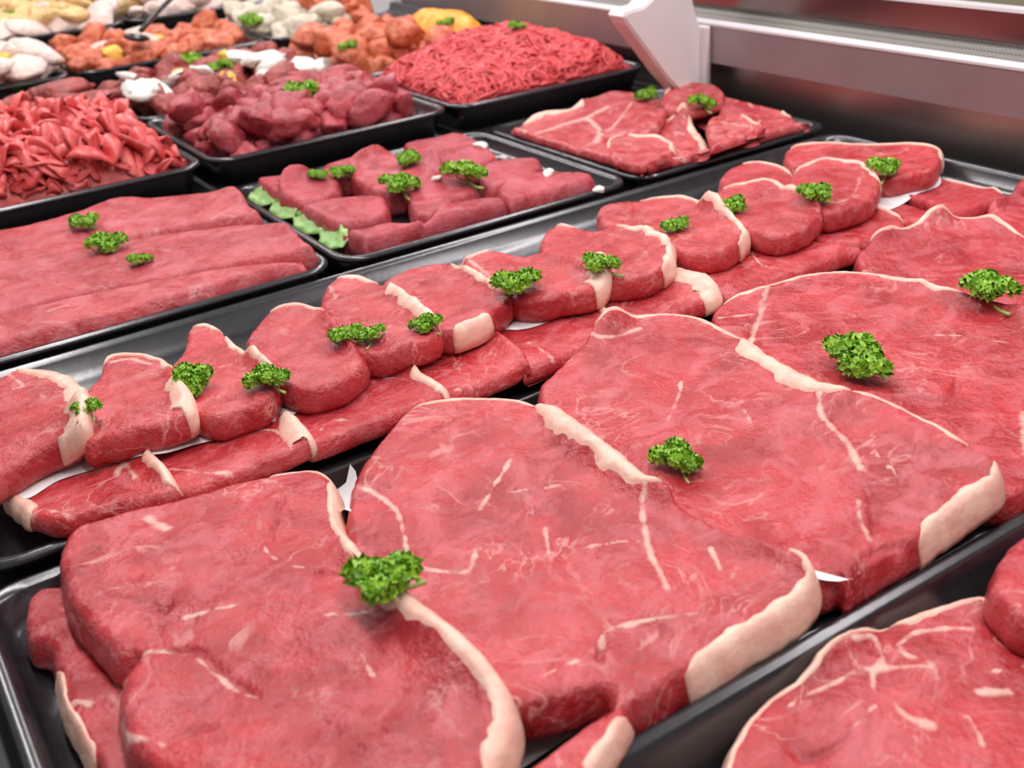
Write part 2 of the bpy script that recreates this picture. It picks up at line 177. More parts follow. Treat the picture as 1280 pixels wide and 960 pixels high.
 {'key': 'S3', 'T': 0.02, 'r': 0.006, 'e': 0.55, 'xy': [[0.3271, 0.5135], [0.3486, 0.5284], [0.3815, 0.5426], [0.4173, 0.554], [0.4495, 0.5458], [0.4681, 0.5214], [0.464, 0.4782], [0.4481, 0.4239], [0.4426, 0.3873], [0.4441, 0.3681], [0.4483, 0.3437], [0.4473, 0.3166], [0.4441, 0.2896], [0.443, 0.2758], [0.4365, 0.266], [0.4167, 0.264], [0.3919, 0.264], [0.3736, 0.264], [0.3509, 0.264], [0.3313, 0.264], [0.3245, 0.264], [0.3269, 0.2696], [0.312, 0.2747], [0.3077, 0.3058], [0.3028, 0.3453], [0.291, 0.395], [0.2973, 0.4554]], 'fats': [([[0.402, 0.5427], [0.443, 0.538], [0.4628, 0.5156], [0.4599, 0.474]], 0.006), ([[0.4599, 0.474], [0.447, 0.4229], [0.4418, 0.3866], [0.4421, 0.3681]], 0.013), ([[0.4431, 0.3672], [0.447, 0.3427], [0.4459, 0.3156], [0.443, 0.2889]], 0.005), ([[0.442, 0.2766], [0.4354, 0.2653], [0.4159, 0.2553], [0.3955, 0.2551], [0.3721, 0.2552]], 0.0075)], 'veins': [([[0.4354, 0.384], [0.4184, 0.3661], [0.4064, 0.3376], [0.3955, 0.3187]], 0.005), ([[0.3752, 0.3022], [0.3664, 0.2934], [0.3556, 0.2785]], 0.004), ([[0.3984, 0.4602], [0.384, 0.4465], [0.3613, 0.43]], 0.003), ([[0.3958, 0.4033], [0.3871, 0.3878]], 0.003), ([[0.4095, 0.3129], [0.4019, 0.3014]], 0.002), ([[0.4096, 0.6179], [0.3925, 0.5435], [0.4258, 0.5342]], 0.005), ([[0.4104, 0.3214], [0.4042, 0.3083]], 0.0025)], 'seams': [([[0.3516, 0.2736], [0.3757, 0.2927], [0.3912, 0.3134]], 0.003), ([[0.3553, 0.3985], [0.3557, 0.3892], [0.3641, 0.3889]], 0.005), ([[0.3249, 0.2622], [0.3497, 0.2711], [0.3769, 0.2617]], 0.004)], 'res': 0.0017, 'noise': 0.0022, 'sm': 10, 'it': 18, 'paper': False},
 {'key': 'paper_rump', 'T': 0.0006, 'r': 0.002, 'e': 0.9, 'xy': [[0.3202, 0.2802], [0.3274, 0.2657], [0.3289, 0.2647], [0.3193, 0.2708], [0.3085, 0.2949], [0.3068, 0.3098]], 'fats': [], 'veins': [], 'seams': [], 'res': 0.0022, 'noise': 0.0015, 'sm': 4, 'it': 10, 'paper': True},
 {'key': 'S2b', 'T': 0.014, 'r': 0.005, 'e': 0.6, 'xy': [[0.1313, 0.2537], [0.1487, 0.2615], [0.1675, 0.2647], [0.1866, 0.2671], [0.1986, 0.2656], [0.1957, 0.259], [0.1821, 0.251], [0.1662, 0.2436], [0.1459, 0.2345], [0.1285, 0.239]], 'fats': [([[0.1975, 0.2612], [0.1855, 0.2529], [0.1675, 0.2443]], 0.006)], 'veins': [], 'seams': [], 'res': 0.0017, 'noise': 0.0015, 'sm': 5, 'it': 8, 'paper': False},
 {'key': 'paper_center', 'T': 0.0006, 'r': 0.002, 'e': 0.9, 'xy': [[0.169, 0.3324], [0.1819, 0.3194], [0.2078, 0.3037], [0.1999, 0.2995], [0.1843, 0.298], [0.1666, 0.2963], [0.1527, 0.2934], [0.1515, 0.3106]], 'fats': [], 'veins': [], 'seams': [], 'res': 0.0022, 'noise': 0.0015, 'sm': 4, 'it': 10, 'paper': True},
 {'key': 'S2', 'T': 0.021, 'r': 0.006, 'e': 0.55, 'xy': [[0.174, 0.4699], [0.1911, 0.4953], [0.2103, 0.5136], [0.2283, 0.5283], [0.2516, 0.5433], [0.2774, 0.5387], [0.2989, 0.5168], [0.3104, 0.4881], [0.3056, 0.4382], [0.3035, 0.4031], [0.3008, 0.3799], [0.3055, 0.3617], [0.3037, 0.3523], [0.3067, 0.3324], [0.3099, 0.3086], [0.3142, 0.2876], [0.3155, 0.2766], [0.3114, 0.2681], [0.294, 0.264], [0.2689, 0.264], [0.2485, 0.264], [0.2312, 0.264], [0.2196, 0.2641], [0.2094, 0.264], [0.1993, 0.264], [0.1887, 0.264], [0.1913, 0.264], [0.1931, 0.264], [0.1995, 0.2806], [0.1822, 0.2857], [0.1644, 0.2943], [0.1509, 0.3228], [0.1489, 0.3696], [0.1554, 0.424]], 'fats': [([[0.252, 0.5439], [0.2768, 0.5375], [0.298, 0.5153], [0.3088, 0.4856]], 0.006), ([[0.3088, 0.4856], [0.3048, 0.4369], [0.3029, 0.4024], [0.3005, 0.3795], [0.3034, 0.3672]], 0.0125), ([[0.3145, 0.2869], [0.3159, 0.2769], [0.312, 0.2686], [0.2939, 0.2588], [0.2701, 0.2553], [0.2495, 0.255], [0.2308, 0.2574]], 0.0075)], 'veins': [([[0.2977, 0.3723], [0.2873, 0.3617], [0.2713, 0.3369], [0.2641, 0.3206], [0.2569, 0.3048]], 0.0045), ([[0.188, 0.4838], [0.194, 0.4686], [0.1934, 0.4475], [0.1878, 0.43], [0.1812, 0.4136], [0.1777, 0.4007]], 0.004), ([[0.2128, 0.399], [0.2003, 0.3841], [0.1938, 0.3845], [0.1783, 0.4002]], 0.003), ([[0.2643, 0.4458], [0.2436, 0.4315], [0.2276, 0.4204]], 0.003), ([[0.2441, 0.3847], [0.2339, 0.3674]], 0.003), ([[0.2453, 0.3606], [0.2592, 0.3534], [0.2715, 0.3442]], 0.002), ([[0.2298, 0.3042], [0.2427, 0.2979], [0.2577, 0.2887]], 0.002), ([[0.2934, 0.3188], [0.2873, 0.3056]], 0.003), ([[0.2912, 0.2992], [0.2807, 0.2943]], 0.002), ([[0.2144, 0.3012], [0.2231, 0.3068], [0.2325, 0.3019]], 0.003), ([[0.1847, 0.3007], [0.2007, 0.2999]], 0.002), ([[0.2471, 0.4197], [0.2679, 0.4054]], 0.002)], 'seams': [([[0.2042, 0.2812], [0.2113, 0.2971], [0.2258, 0.3046]], 0.004), ([[0.2266, 0.5067], [0.2614, 0.5112], [0.2803, 0.5054]], 0.003), ([[0.2132, 0.2832], [0.2212, 0.2824], [0.2143, 0.2793]], 0.005), ([[0.2167, 0.3668], [0.2303, 0.3662]], 0.003)], 'res': 0.0017, 'noise': 0.0022, 'sm': 10, 'it': 18, 'paper': False},
 {'key': 'paper_left', 'T': 0.0006, 'r': 0.002, 'e': 0.9, 'xy': [[0.1842, 0.5335], [0.1941, 0.5414], [0.2039, 0.5414], [0.2112, 0.5417], [0.1832, 0.4766], [0.1751, 0.4692]], 'fats': [], 'veins': [], 'seams': [], 'res': 0.0022, 'noise': 0.0015, 'sm': 4, 'it': 10, 'paper': True},
 {'key': 'S1b', 'T': 0.018, 'r': 0.006, 'e': 0.5, 'xy': [[0.0138, 0.5208], [0.0205, 0.537], [0.0319, 0.5395], [0.06, 0.5089], [0.0811, 0.4453], [0.0773, 0.3816], [0.0479, 0.3487], [0.0201, 0.3647], [0.0175, 0.3984], [0.0155, 0.4322], [0.0167, 0.467], [0.0179, 0.4858], [0.0119, 0.4964]], 'fats': [([[0.0167, 0.4664], [0.0155, 0.4315], [0.0175, 0.3977]], 0.004)], 'veins': [([[0.0161, 0.4341], [0.0201, 0.4361], [0.0256, 0.4299]], 0.004)], 'seams': [], 'res': 0.0017, 'noise': 0.0022, 'sm': 10, 'it': 18, 'paper': False},
 {'key': 'S1', 'T': 0.021, 'r': 0.008, 'e': 0.5, 'xy': [[0.0378, 0.5274], [0.05, 0.5509], [0.0765, 0.5507], [0.1041, 0.546], [0.1376, 0.5436], [0.1644, 0.5385], [0.1816, 0.5266], [0.1846, 0.508], [0.1734, 0.4755], [0.1613, 0.4308], [0.1578, 0.391], [0.1603, 0.3599], [0.1631, 0.3302], [0.1645, 0.3074], [0.1645, 0.2924], [0.1583, 0.2805], [0.1459, 0.2707], [0.1318, 0.2652], [0.1086, 0.2723], [0.0794, 0.2929], [0.052, 0.3198], [0.0355, 0.3461], [0.0301, 0.3712], [0.0321, 0.3963], [0.0385, 0.4146], [0.0482, 0.4253], [0.0423, 0.4273], [0.038, 0.4382], [0.0352, 0.4614], [0.0324, 0.49]], 'fats': [([[0.1558, 0.5413], [0.1812, 0.5255], [0.1844, 0.5096]], 0.004), ([[0.1844, 0.514], [0.1731, 0.4748], [0.1605, 0.4286], [0.1575, 0.3903]], 0.0065), ([[0.1575, 0.3903], [0.1599, 0.3591], [0.1628, 0.3296], [0.1643, 0.307], [0.1644, 0.2922], [0.1581, 0.28], [0.1456, 0.2701], [0.1314, 0.2645]], 0.0115)], 'veins': [([[0.04, 0.4156], [0.0476, 0.4226], [0.0571, 0.4218], [0.069, 0.4072], [0.0728, 0.3887], [0.0763, 0.3767], [0.0827, 0.3632]], 0.003), ([[0.0392, 0.413], [0.0323, 0.3941], [0.0322, 0.3755], [0.0419, 0.3611]], 0.003), ([[0.0868, 0.5341], [0.0891, 0.5235], [0.0914, 0.5141]], 0.008), ([[0.1358, 0.4966], [0.1265, 0.4648], [0.1277, 0.4483], [0.1353, 0.4305]], 0.002), ([[0.1286, 0.3662], [0.1255, 0.337]], 0.001), ([[0.1238, 0.3901], [0.1433, 0.3713], [0.1589, 0.3459]], 0.0015), ([[0.0747, 0.436], [0.0989, 0.4271], [0.1141, 0.4247]], 0.0015)], 'seams': [([[0.0475, 0.426], [0.0702, 0.4108], [0.0762, 0.386], [0.0835, 0.3579]], 0.004), ([[0.0399, 0.3599], [0.0566, 0.3601], [0.07, 0.3547]], 0.004), ([[0.0631, 0.4608], [0.0691, 0.4486], [0.076, 0.4583]], 0.005), ([[0.035, 0.4399], [0.0493, 0.439]], 0.004), ([[0.1311, 0.4356], [0.1449, 0.409]], 0.004), ([[0.1275, 0.464], [0.1427, 0.491], [0.1576, 0.5106]], 0.002)], 'res': 0.0017, 'noise': 0.0022, 'sm': 10, 'it': 18, 'paper': False},
 {'key': 'S7', 'T': 0.021, 'r': 0.006, 'e': 0.55, 'xy': [[0.2182, 0.2276], [0.2345, 0.2406], [0.254, 0.2475], [0.2735, 0.2488], [0.3021, 0.2509], [0.331, 0.2494], [0.3555, 0.247], [0.3814, 0.2405], [0.3906, 0.2302], [0.395, 0.2129], [0.4077, 0.183], [0.3761, 0.1475], [0.3106, 0.1245], [0.2633, 0.1389], [0.2196, 0.1711], [0.2072, 0.2056]], 'fats': [([[0.2127, 0.2199], [0.2348, 0.2408], [0.2785, 0.2534], [0.301, 0.25], [0.3384, 0.2549]], 0.004), ([[0.3384, 0.2549], [0.36, 0.2502], [0.3821, 0.2409], [0.3917, 0.2288]], 0.007)], 'veins': [([[0.312, 0.246], [0.321, 0.2434], [0.3144, 0.2332], [0.3052, 0.2309]], 0.0045), ([[0.3045, 0.2333], [0.318, 0.2248], [0.3268, 0.2174], [0.3226, 0.2121]], 0.004), ([[0.3266, 0.2353], [0.3422, 0.2359], [0.3625, 0.2241]], 0.004), ([[0.3271, 0.2349], [0.3245, 0.2292], [0.329, 0.222], [0.326, 0.2155]], 0.0035), ([[0.2975, 0.2127], [0.2968, 0.2053], [0.3004, 0.1976]], 0.006), ([[0.2644, 0.2382], [0.2714, 0.2396], [0.2866, 0.2362], [0.2991, 0.2351]], 0.003), ([[0.2708, 0.2132], [0.2808, 0.2159], [0.291, 0.2165]], 0.002), ([[0.3317, 0.1985], [0.3413, 0.1918]], 0.005), ([[0.3062, 0.1915], [0.3166, 0.1918], [0.3076, 0.1778]], 0.002), ([[0.3429, 0.2037], [0.3592, 0.1961]], 0.002), ([[0.3052, 0.2309], [0.2969, 0.2229]], 0.003)], 'seams': [([[0.2509, 0.2285], [0.2494, 0.2163], [0.2611, 0.2127], [0.2784, 0.2139]], 0.004), ([[0.3072, 0.2098], [0.3178, 0.2063]], 0.003)], 'res': 0.0017, 'noise': 0.002, 'sm': 9, 'it': 14, 'paper': False},
 {'key': 'S8', 'T': 0.02, 'r': 0.007, 'e': 0.5, 'xy': [[0.3756, 0.2278], [0.4017, 0.2411], [0.4278, 0.2456], [0.4584, 0.2446], [0.4662, 0.2206], [0.423, 0.1879], [0.3814, 0.1811], [0.3634, 0.1982], [0.3665, 0.2157]], 'fats': [], 'veins': [], 'seams': [], 'res': 0.0017, 'noise': 0.002, 'sm': 9, 'it': 14, 'paper': False},
 {'key': 'B1', 'T': 0.024, 'r': 0.008, 'e': 0.55, 'xy': [[-0.0127, 1.1006], [0.1665, 1.108], [0.2581, 1.108], [0.327, 1.0627], [0.3257, 0.9952], [0.3174, 0.9671], [0.2405, 1.0073], [0.1411, 1.0157], [-0.0199, 1.0148]], 'fats': [], 'veins': [], 'seams': [([[0.2015, 1.0813], [0.2602, 1.0692], [0.3126, 1.0306]], 0.002)], 'res': 0.0024, 'noise': 0.0022, 'sm': 7, 'it': 12, 'paper': False},
 {'key': 'B2', 'T': 0.024, 'r': 0.008, 'e': 0.55, 'xy': [[-0.0194, 1.0037], [0.1414, 1.0156], [0.2389, 0.9998], [0.3199, 0.9479], [0.3255, 0.86], [0.3154, 0.8448], [0.2347, 0.879], [0.1154, 0.9001], [-0.0281, 0.91]], 'fats': [], 'veins': [([[0.1872, 0.9497], [0.2128, 0.9651], [0.238, 0.9305]], 0.002), ([[0.1249, 1.0011], [0.1577, 0.9961]], 0.0015)], 'seams': [], 'res': 0.0024, 'noise': 0.0022, 'sm': 7, 'it': 12, 'paper': False},
 {'key': 'B3', 'T': 0.024, 'r': 0.008, 'e': 0.55, 'xy': [[-0.0273, 0.8961], [0.1158, 0.8994], [0.2344, 0.8774], [0.2843, 0.8575], [0.3146, 0.838], [0.2992, 0.838], [0.2316, 0.838], [0.1406, 0.838], [0.0596, 0.838], [-0.0371, 0.838]], 'fats': [], 'veins': [([[0.1103, 0.8757], [0.1409, 0.8745]], 0.002)], 'seams': [], 'res': 0.0024, 'noise': 0.0022, 'sm': 7, 'it': 12, 'paper': False},
 {'key': 'C1', 'T': 0.024, 'r': 0.006, 'e': 0.72, 'xy': [[0.3725, 1.1], [0.3849, 1.1], [0.4207, 1.0777], [0.4126, 1.0457], [0.3717, 1.0376], [0.37, 1.0163], [0.37, 1.0436]], 'fats': [], 'veins': [], 'seams': [], 'res': 0.0026, 'noise': 0.0015, 'sm': 4, 'it': 4, 'paper': False},
 {'key': 'C7', 'T': 0.024, 'r': 0.006, 'e': 0.72, 'xy': [[0.5459, 1.0981], [0.5859, 1.1], [0.615, 1.0984], [0.6155, 1.0579], [0.5969, 0.9839], [0.5732, 0.971], [0.5525, 0.9747], [0.5334, 0.9862], [0.531, 1.0319]], 'fats': [], 'veins': [], 'seams': [], 'res': 0.0026, 'noise': 0.0015, 'sm': 4, 'it': 4, 'paper': False},
 {'key': 'C5', 'T': 0.024, 'r': 0.006, 'e': 0.72, 'xy': [[0.444, 1.0909], [0.4781, 1.1], [0.5126, 1.1], [0.518, 1.0899], [0.5032, 1.0654], [0.4615, 1.0437], [0.4473, 1.0315], [0.4311, 1.0535]], 'fats': [], 'veins': [], 'seams': [], 'res': 0.0026, 'noise': 0.0015, 'sm': 4, 'it': 4, 'paper': False},
 {'key': 'C6', 'T': 0.024, 'r': 0.006, 'e': 0.72, 'xy': [[0.4533, 1.0413], [0.4884, 1.0634], [0.5064, 1.0654], [0.5283, 1.033], [0.5336, 0.99], [0.4995, 0.9387], [0.4598, 0.9435], [0.4451, 0.9549], [0.4423, 0.9989]], 'fats': [], 'veins': [], 'seams': [], 'res': 0.0026, 'noise': 0.0015, 'sm': 4, 'it': 4, 'paper': False},
 {'key': 'C8', 'T': 0.024, 'r': 0.006, 'e': 0.72, 'xy': [[0.5622, 0.9573], [0.5921, 0.9627], [0.6186, 0.9434], [0.6125, 0.9215], [0.6004, 0.9072], [0.5753, 0.8989], [0.5378, 0.8883], [0.5267, 0.9001]], 'fats': [], 'veins': [], 'seams': [], 'res': 0.0026, 'noise': 0.0015, 'sm': 4, 'it': 4, 'paper': False},
 {'key': 'C2', 'T': 0.024, 'r': 0.006, 'e': 0.72, 'xy': [[0.37, 1.0346], [0.391, 1.0493], [0.4346, 1.0426], [0.4253, 1.0099], [0.4034, 0.984], [0.3737, 0.9795], [0.37, 1.0046]], 'fats': [], 'veins': [], 'seams': [], 'res': 0.0026, 'noise': 0.0015, 'sm': 4, 'it': 4, 'paper': False},
 {'key': 'C11', 'T': 0.024, 'r': 0.006, 'e': 0.72, 'xy': [[0.4623, 0.9304], [0.4988, 0.9431], [0.5251, 0.9355], [0.5208, 0.8994], [0.4881, 0.8787], [0.4505, 0.8589], [0.4392, 0.8775]], 'fats': [], 'veins': [], 'seams': [], 'res': 0.0026, 'noise': 0.0015, 'sm': 4, 'it': 4, 'paper': False},
 {'key': 'C9', 'T': 0.024, 'r': 0.006, 'e': 0.72, 'xy': [[0.5308, 0.8793], [0.579, 0.8999], [0.6092, 0.881], [0.6247, 0.8558], [0.6154, 0.842], [0.594, 0.842], [0.5597, 0.842], [0.5253, 0.842], [0.5207, 0.842]], 'fats': [], 'veins': [], 'seams': [], 'res': 0.0026, 'noise': 0.0015, 'sm': 4, 'it': 4, 'paper': False},
 {'key': 'C10', 'T': 0.024, 'r': 0.006, 'e': 0.72, 'xy': [[0.4361, 0.8477], [0.4548, 0.8617], [0.4915, 0.8741], [0.5209, 0.8582], [0.5166, 0.842], [0.5116, 0.842], [0.4933, 0.842], [0.4662, 0.842], [0.4422, 0.842], [0.4223, 0.842]], 'fats': [], 'veins': [], 'seams': [], 'res': 0.0026, 'noise': 0.0015, 'sm': 4, 'it': 4, 'paper': False},
 {'key': 'C3', 'T': 0.024, 'r': 0.006, 'e': 0.72, 'xy': [[0.37, 0.9757], [0.3731, 0.9771], [0.4068, 0.9756], [0.4401, 0.9469], [0.4335, 0.9192], [0.4162, 0.8931], [0.3868, 0.895], [0.37, 0.9078], [0.37, 0.941]], 'fats': [], 'veins': [], 'seams': [], 'res': 0.0026, 'noise': 0.0015, 'sm': 4, 'it': 4, 'paper': False},
 {'key': 'C4', 'T': 0.024, 'r': 0.006, 'e': 0.72, 'xy': [[0.37, 0.8779], [0.37, 0.8818], [0.3858, 0.8737], [0.4075, 0.8718], [0.4239, 0.8469], [0.4281, 0.842], [0.4255, 0.842], [0.4117, 0.842], [0.3849, 0.842], [0.37, 0.842], [0.37, 0.842], [0.37, 0.8478]], 'fats': [], 'veins': [], 'seams': [], 'res': 0.0026, 'noise': 0.0015, 'sm': 4, 'it': 4, 'paper': False},
 {'key': 'H0', 'T': 0.016, 'r': 0.01, 'e': 0.3, 'xy': [[0.8438, 1.1], [0.918, 1.1], [0.918, 1.1], [0.918, 1.0409], [0.918, 0.9462], [0.9139, 0.8742], [0.8875, 0.9034], [0.8755, 0.9839], [0.8275, 1.0291]], 'fats': [], 'veins': [], 'seams': [], 'res': 0.004, 'noise': 0.001, 'sm': 4, 'it': 10, 'paper': False},
 {'key': 'H6', 'T': 0.012, 'r': 0.004, 'e': 0.7, 'xy': [[0.9073, 0.9819], [0.922, 1.0907], [0.922, 1.0883], [0.922, 0.9759], [0.922, 0.9572], [0.922, 0.9118], [0.918, 0.8765], [0.8902, 0.83], [0.899, 0.83], [0.8819, 0.83], [0.8375, 0.83], [0.8034, 0.83], [0.8259, 0.83], [0.8486, 0.8825], [0.8597, 0.9286]], 'fats': [([[0.9197, 0.8914], [0.8927, 0.8224], [0.9638, 0.8571]], 0.005), ([[0.928, 0.9984], [1.0461, 1.0881], [1.0188, 1.0453]], 0.006)], 'veins': [([[0.9112, 0.9614], [0.9248, 0.9557], [0.9141, 0.9313]], 0.003), ([[0.8282, 0.8191], [0.8485, 0.8222], [0.8549, 0.8228]], 0.005)], 'seams': [], 'res': 0.0024, 'noise': 0.0018, 'sm': 9, 'it': 16, 'paper': False},
 {'key': 'H4', 'T': 0.012, 'r': 0.004, 'e': 0.7, 'xy': [[0.8185, 0.9019], [0.8449, 0.917], [0.8567, 0.8888], [0.8325, 0.83], [0.8349, 0.83], [0.8221, 0.83], [0.7889, 0.83], [0.7661, 0.83], [0.7351, 0.83], [0.7596, 0.8304]], 'fats': [([[0.8507, 0.8325], [0.8907, 0.8479], [0.9105, 0.8789]], 0.004)], 'veins': [([[0.8273, 0.8909], [0.8299, 0.8567], [0.8203, 0.8232]], 0.003)], 'seams': [], 'res': 0.0024, 'noise': 0.0018, 'sm': 9, 'it': 16, 'paper': False},
 {'key': 'H5', 'T': 0.012, 'r': 0.004, 'e': 0.7, 'xy': [[0.8626, 1.03], [0.9173, 1.0751], [0.922, 1.0856], [0.922, 1.0383], [0.922, 1.0073], [0.9099, 0.9743], [0.8842, 0.958], [0.8452, 0.964], [0.8372, 0.9922]], 'fats': [([[0.8752, 1.0417], [0.9151, 1.0724], [0.9295, 1.0601]], 0.005)], 'veins': [], 'seams': [], 'res': 0.0024, 'noise': 0.0018, 'sm': 9, 'it': 16, 'paper': False},
 {'key': 'H3', 'T': 0.012, 'r': 0.004, 'e': 0.7, 'xy': [[0.7689, 0.9653], [0.8239, 1.0048], [0.8349, 0.9841], [0.8487, 0.9673], [0.8315, 0.9304], [0.8239, 0.9163], [0.7918, 0.8697], [0.7393, 0.83], [0.7374, 0.83], [0.6948, 0.83], [0.6767, 0.83], [0.7199, 0.8466], [0.7605, 0.9154]], 'fats': [([[0.8541, 0.9587], [0.8431, 0.9376], [0.7998, 0.8784], [0.7886, 0.8358]], 0.0085), ([[0.8772, 1.0715], [0.8985, 1.0591], [0.8501, 0.9659]], 0.006)], 'veins': [], 'seams': [], 'res': 0.0024, 'noise': 0.0018, 'sm': 9, 'it': 16, 'paper': False},
 {'key': 'H2', 'T': 0.012, 'r': 0.004, 'e': 0.7, 'xy': [[0.668, 1.0615], [0.716, 1.1061], [0.7839, 1.107], [0.8076, 1.112], [0.8243, 1.1113], [0.8571, 1.1119], [0.8756, 1.0943], [0.8579, 1.0397], [0.8355, 0.991], [0.7764, 0.946], [0.7537, 0.9693], [0.7192, 0.9526], [0.668, 0.8679], [0.668, 0.8801], [0.668, 0.9369], [0.668, 0.9811], [0.668, 1.0239]], 'fats': [([[0.7093, 1.1014], [0.7804, 1.1021], [0.8041, 1.109]], 0.008)], 'veins': [([[0.6589, 1.0326], [0.7304, 1.0567], [0.7754, 1.0623], [0.8147, 1.0742]], 0.012), ([[0.7721, 1.0578], [0.7473, 1.0018], [0.7071, 0.956]], 0.012), ([[0.8436, 1.0638], [0.7921, 1.0221], [0.7522, 0.9932]], 0.006)], 'seams': [([[0.6926, 0.9849], [0.6603, 0.921], [0.66, 0.9112]], 0.005), ([[0.6604, 1.0153], [0.6606, 0.9954]], 0.004)], 'res': 0.0024, 'noise': 0.0018, 'sm': 9, 'it': 16, 'paper': False},
 {'key': 'H1', 'T': 0.012, 'r': 0.004, 'e': 0.7, 'xy': [[0.668, 0.8694], [0.7183, 0.9507], [0.7484, 0.9649], [0.7638, 0.942], [0.7701, 0.9205], [0.7483, 0.8753], [0.7005, 0.83], [0.6807, 0.83], [0.668, 0.83], [0.668, 0.83], [0.668, 0.83], [0.668, 0.83]], 'fats': [([[0.8174, 1.008], [0.7717, 0.9225], [0.7479, 0.8749], [0.744, 0.8463]], 0.0075), ([[0.6883, 0.9272], [0.7244, 0.9588], [0.7939, 1.0235]], 0.003)], 'veins': [([[0.8233, 1.0546], [0.8141, 1.0201], [0.8195, 0.9973]], 0.01)], 'seams': [([[0.7408, 0.9152], [0.7371, 0.8908], [0.6954, 0.8283]], 0.004)], 'res': 0.0024, 'noise': 0.0018, 'sm': 9, 'it': 16, 'paper': False},
]
PARSLEY = [
 ('p_rump1', 0.1488, 0.3767, 0.0316),
 ('p_rump2', 0.3357, 0.3894, 0.0242),
 ('p_rump3', 0.4925, 0.4031, 0.0374),
 ('p_rump4', 0.6167, 0.4068, 0.033),
 ('p_s1', 0.086, 0.6234, 0.0189),
 ('p_s2', 0.1507, 0.6332, 0.03),
 ('p_s3', 0.189, 0.6, 0.0286),
 ('p_s4', 0.2501, 0.621, 0.0231),
 ('p_s4b', 0.2634, 0.6086, 0.0209),
 ('p_s5', 0.3013, 0.601, 0.0223),
 ('p_s6', 0.3823, 0.6183, 0.0387),
 ('p_s7', 0.4425, 0.5991, 0.0287),
 ('p_s8', 0.5613, 0.6556, 0.0248),
 ('p_s9', 0.6217, 0.6508, 0.0254),
 ('p_s10', 0.6673, 0.6096, 0.0302),
 ('p_s11', 0.7851, 0.6328, 0.0357),
 ('p_c1', 0.8642, 0.9602, 0.0333),
 ('p_c2', 0.8644, 1.0617, 0.0314),
 ('p_f1', 0.507, 1.0113, 0.0299),
 ('p_f2', 0.4605, 0.9445, 0.0392),
 ('p_f3', 0.5169, 0.9133, 0.0453),
 ('p_f4', 0.4422, 1.0338, 0.0282),
 ('p_f5', 0.4118, 1.0326, 0.0211),
 ('p_b1', 0.187, 1.0605, 0.0286),
 ('p_b2', 0.1853, 0.9907, 0.0357),
 ('p_b3', 0.1975, 0.9264, 0.0232),
 ('p_st', 0.4983, 1.2522, 0.0493),
 ('p_cu1', 0.2246, 1.4062, 0.0321),
 ('p_cu2', 0.2078, 1.4789, 0.0293),
 ('p_cu3', 0.2625, 1.6615, 0.0396),
 ('p_k1', 0.4949, 1.6468, 0.0513),
 ('p_k2', 0.4858, 1.5004, 0.039),
 ('p_m1', 0.7278, 1.6322, 0.032),
 ('p_m2', 0.6634, 1.5522, 0.0304),
 ('p_m3', 0.6547, 1.4558, 0.0334),
 ('p_gb', 0.8152, 1.2693, 0.0253),
 ('p_ye', 0.827, 1.4752, 0.0305),
 ('p_h1', 0.643, 1.774, 0.0434),
 ('p_n1', 0.3224, 2.0472, 0.0342),
 ('p_pan', 0.4321, 1.8098, 0.032),
 ('p_n2', 0.3892, 2.1725, 0.031),
]
ONION = [(0.5999, 1.0204, 0.0139), (0.636, 1.035, 0.0125), (0.4943, 0.9308, 0.0109), (0.5949, 0.8844, 0.0127), (0.6129, 0.8263, 0.0092)]
RNG = np.random.default_rng(7); random.seed(7)

# ---------------------------------------------------------------- materials
def new_mat(name):
    m = bpy.data.materials.new(name); m.use_nodes = True
    return m, m.node_tree.nodes, m.node_tree.links, m.node_tree.nodes['Principled BSDF']

def noise_node(N, L, vec, scale, detail=4, rough=.55, dist=0.0):
    n = N.new('ShaderNodeTexNoise'); n.inputs['Scale'].default_value = scale; n.inputs['Detail'].default_value = detail
    n.inputs['Roughness'].default_value = rough; n.inputs['Distortion'].default_value = dist
    L.new(vec, n.inputs['Vector']); return n.outputs['Fac']

def ramp(N, L, fac, stops):
    r = N.new('ShaderNodeValToRGB'); e = r.color_ramp.elements
    while len(e) < len(stops): e.new(0.5)
    for k, (p, c) in enumerate(stops):
        e[k].position = p; e[k].color = (c, c, c, 1) if isinstance(c, (int, float)) else (*c, 1)
    L.new(fac, r.inputs[0]); return r.outputs[0]

def mix(N, L, fac, a, b, mode='MIX'):
    m = N.new('ShaderNodeMix'); m.data_type = 'RGBA'; m.blend_type = mode
    for i, v in ((0, fac), (6, a), (7, b)):
        if isinstance(v, (int, float)): m.inputs[i].default_value = v
        elif isinstance(v, tuple): m.inputs[i].default_value = (*v, 1)
        else: L.new(v, m.inputs[i])
    return m.outputs[2]

def vmath(N, L, op, a, b=None):
    m = N.new('ShaderNodeMath'); m.operation = op
    for i, v in enumerate((a, b)):
        if v is None: continue
        if isinstance(v, (int, float)): m.inputs[i].default_value = v
        else: L.new(v, m.inputs[i])
    return m.outputs[0]

def bump(N, L, h, strength, dist, prev=None):
    b = N.new('ShaderNodeBump'); b.inputs['Strength'].default_value = strength; b.inputs['Distance'].default_value = dist
    L.new(h, b.inputs['Height'])
    if prev is not None: L.new(prev, b.inputs['Normal'])
    return b.outputs[0]

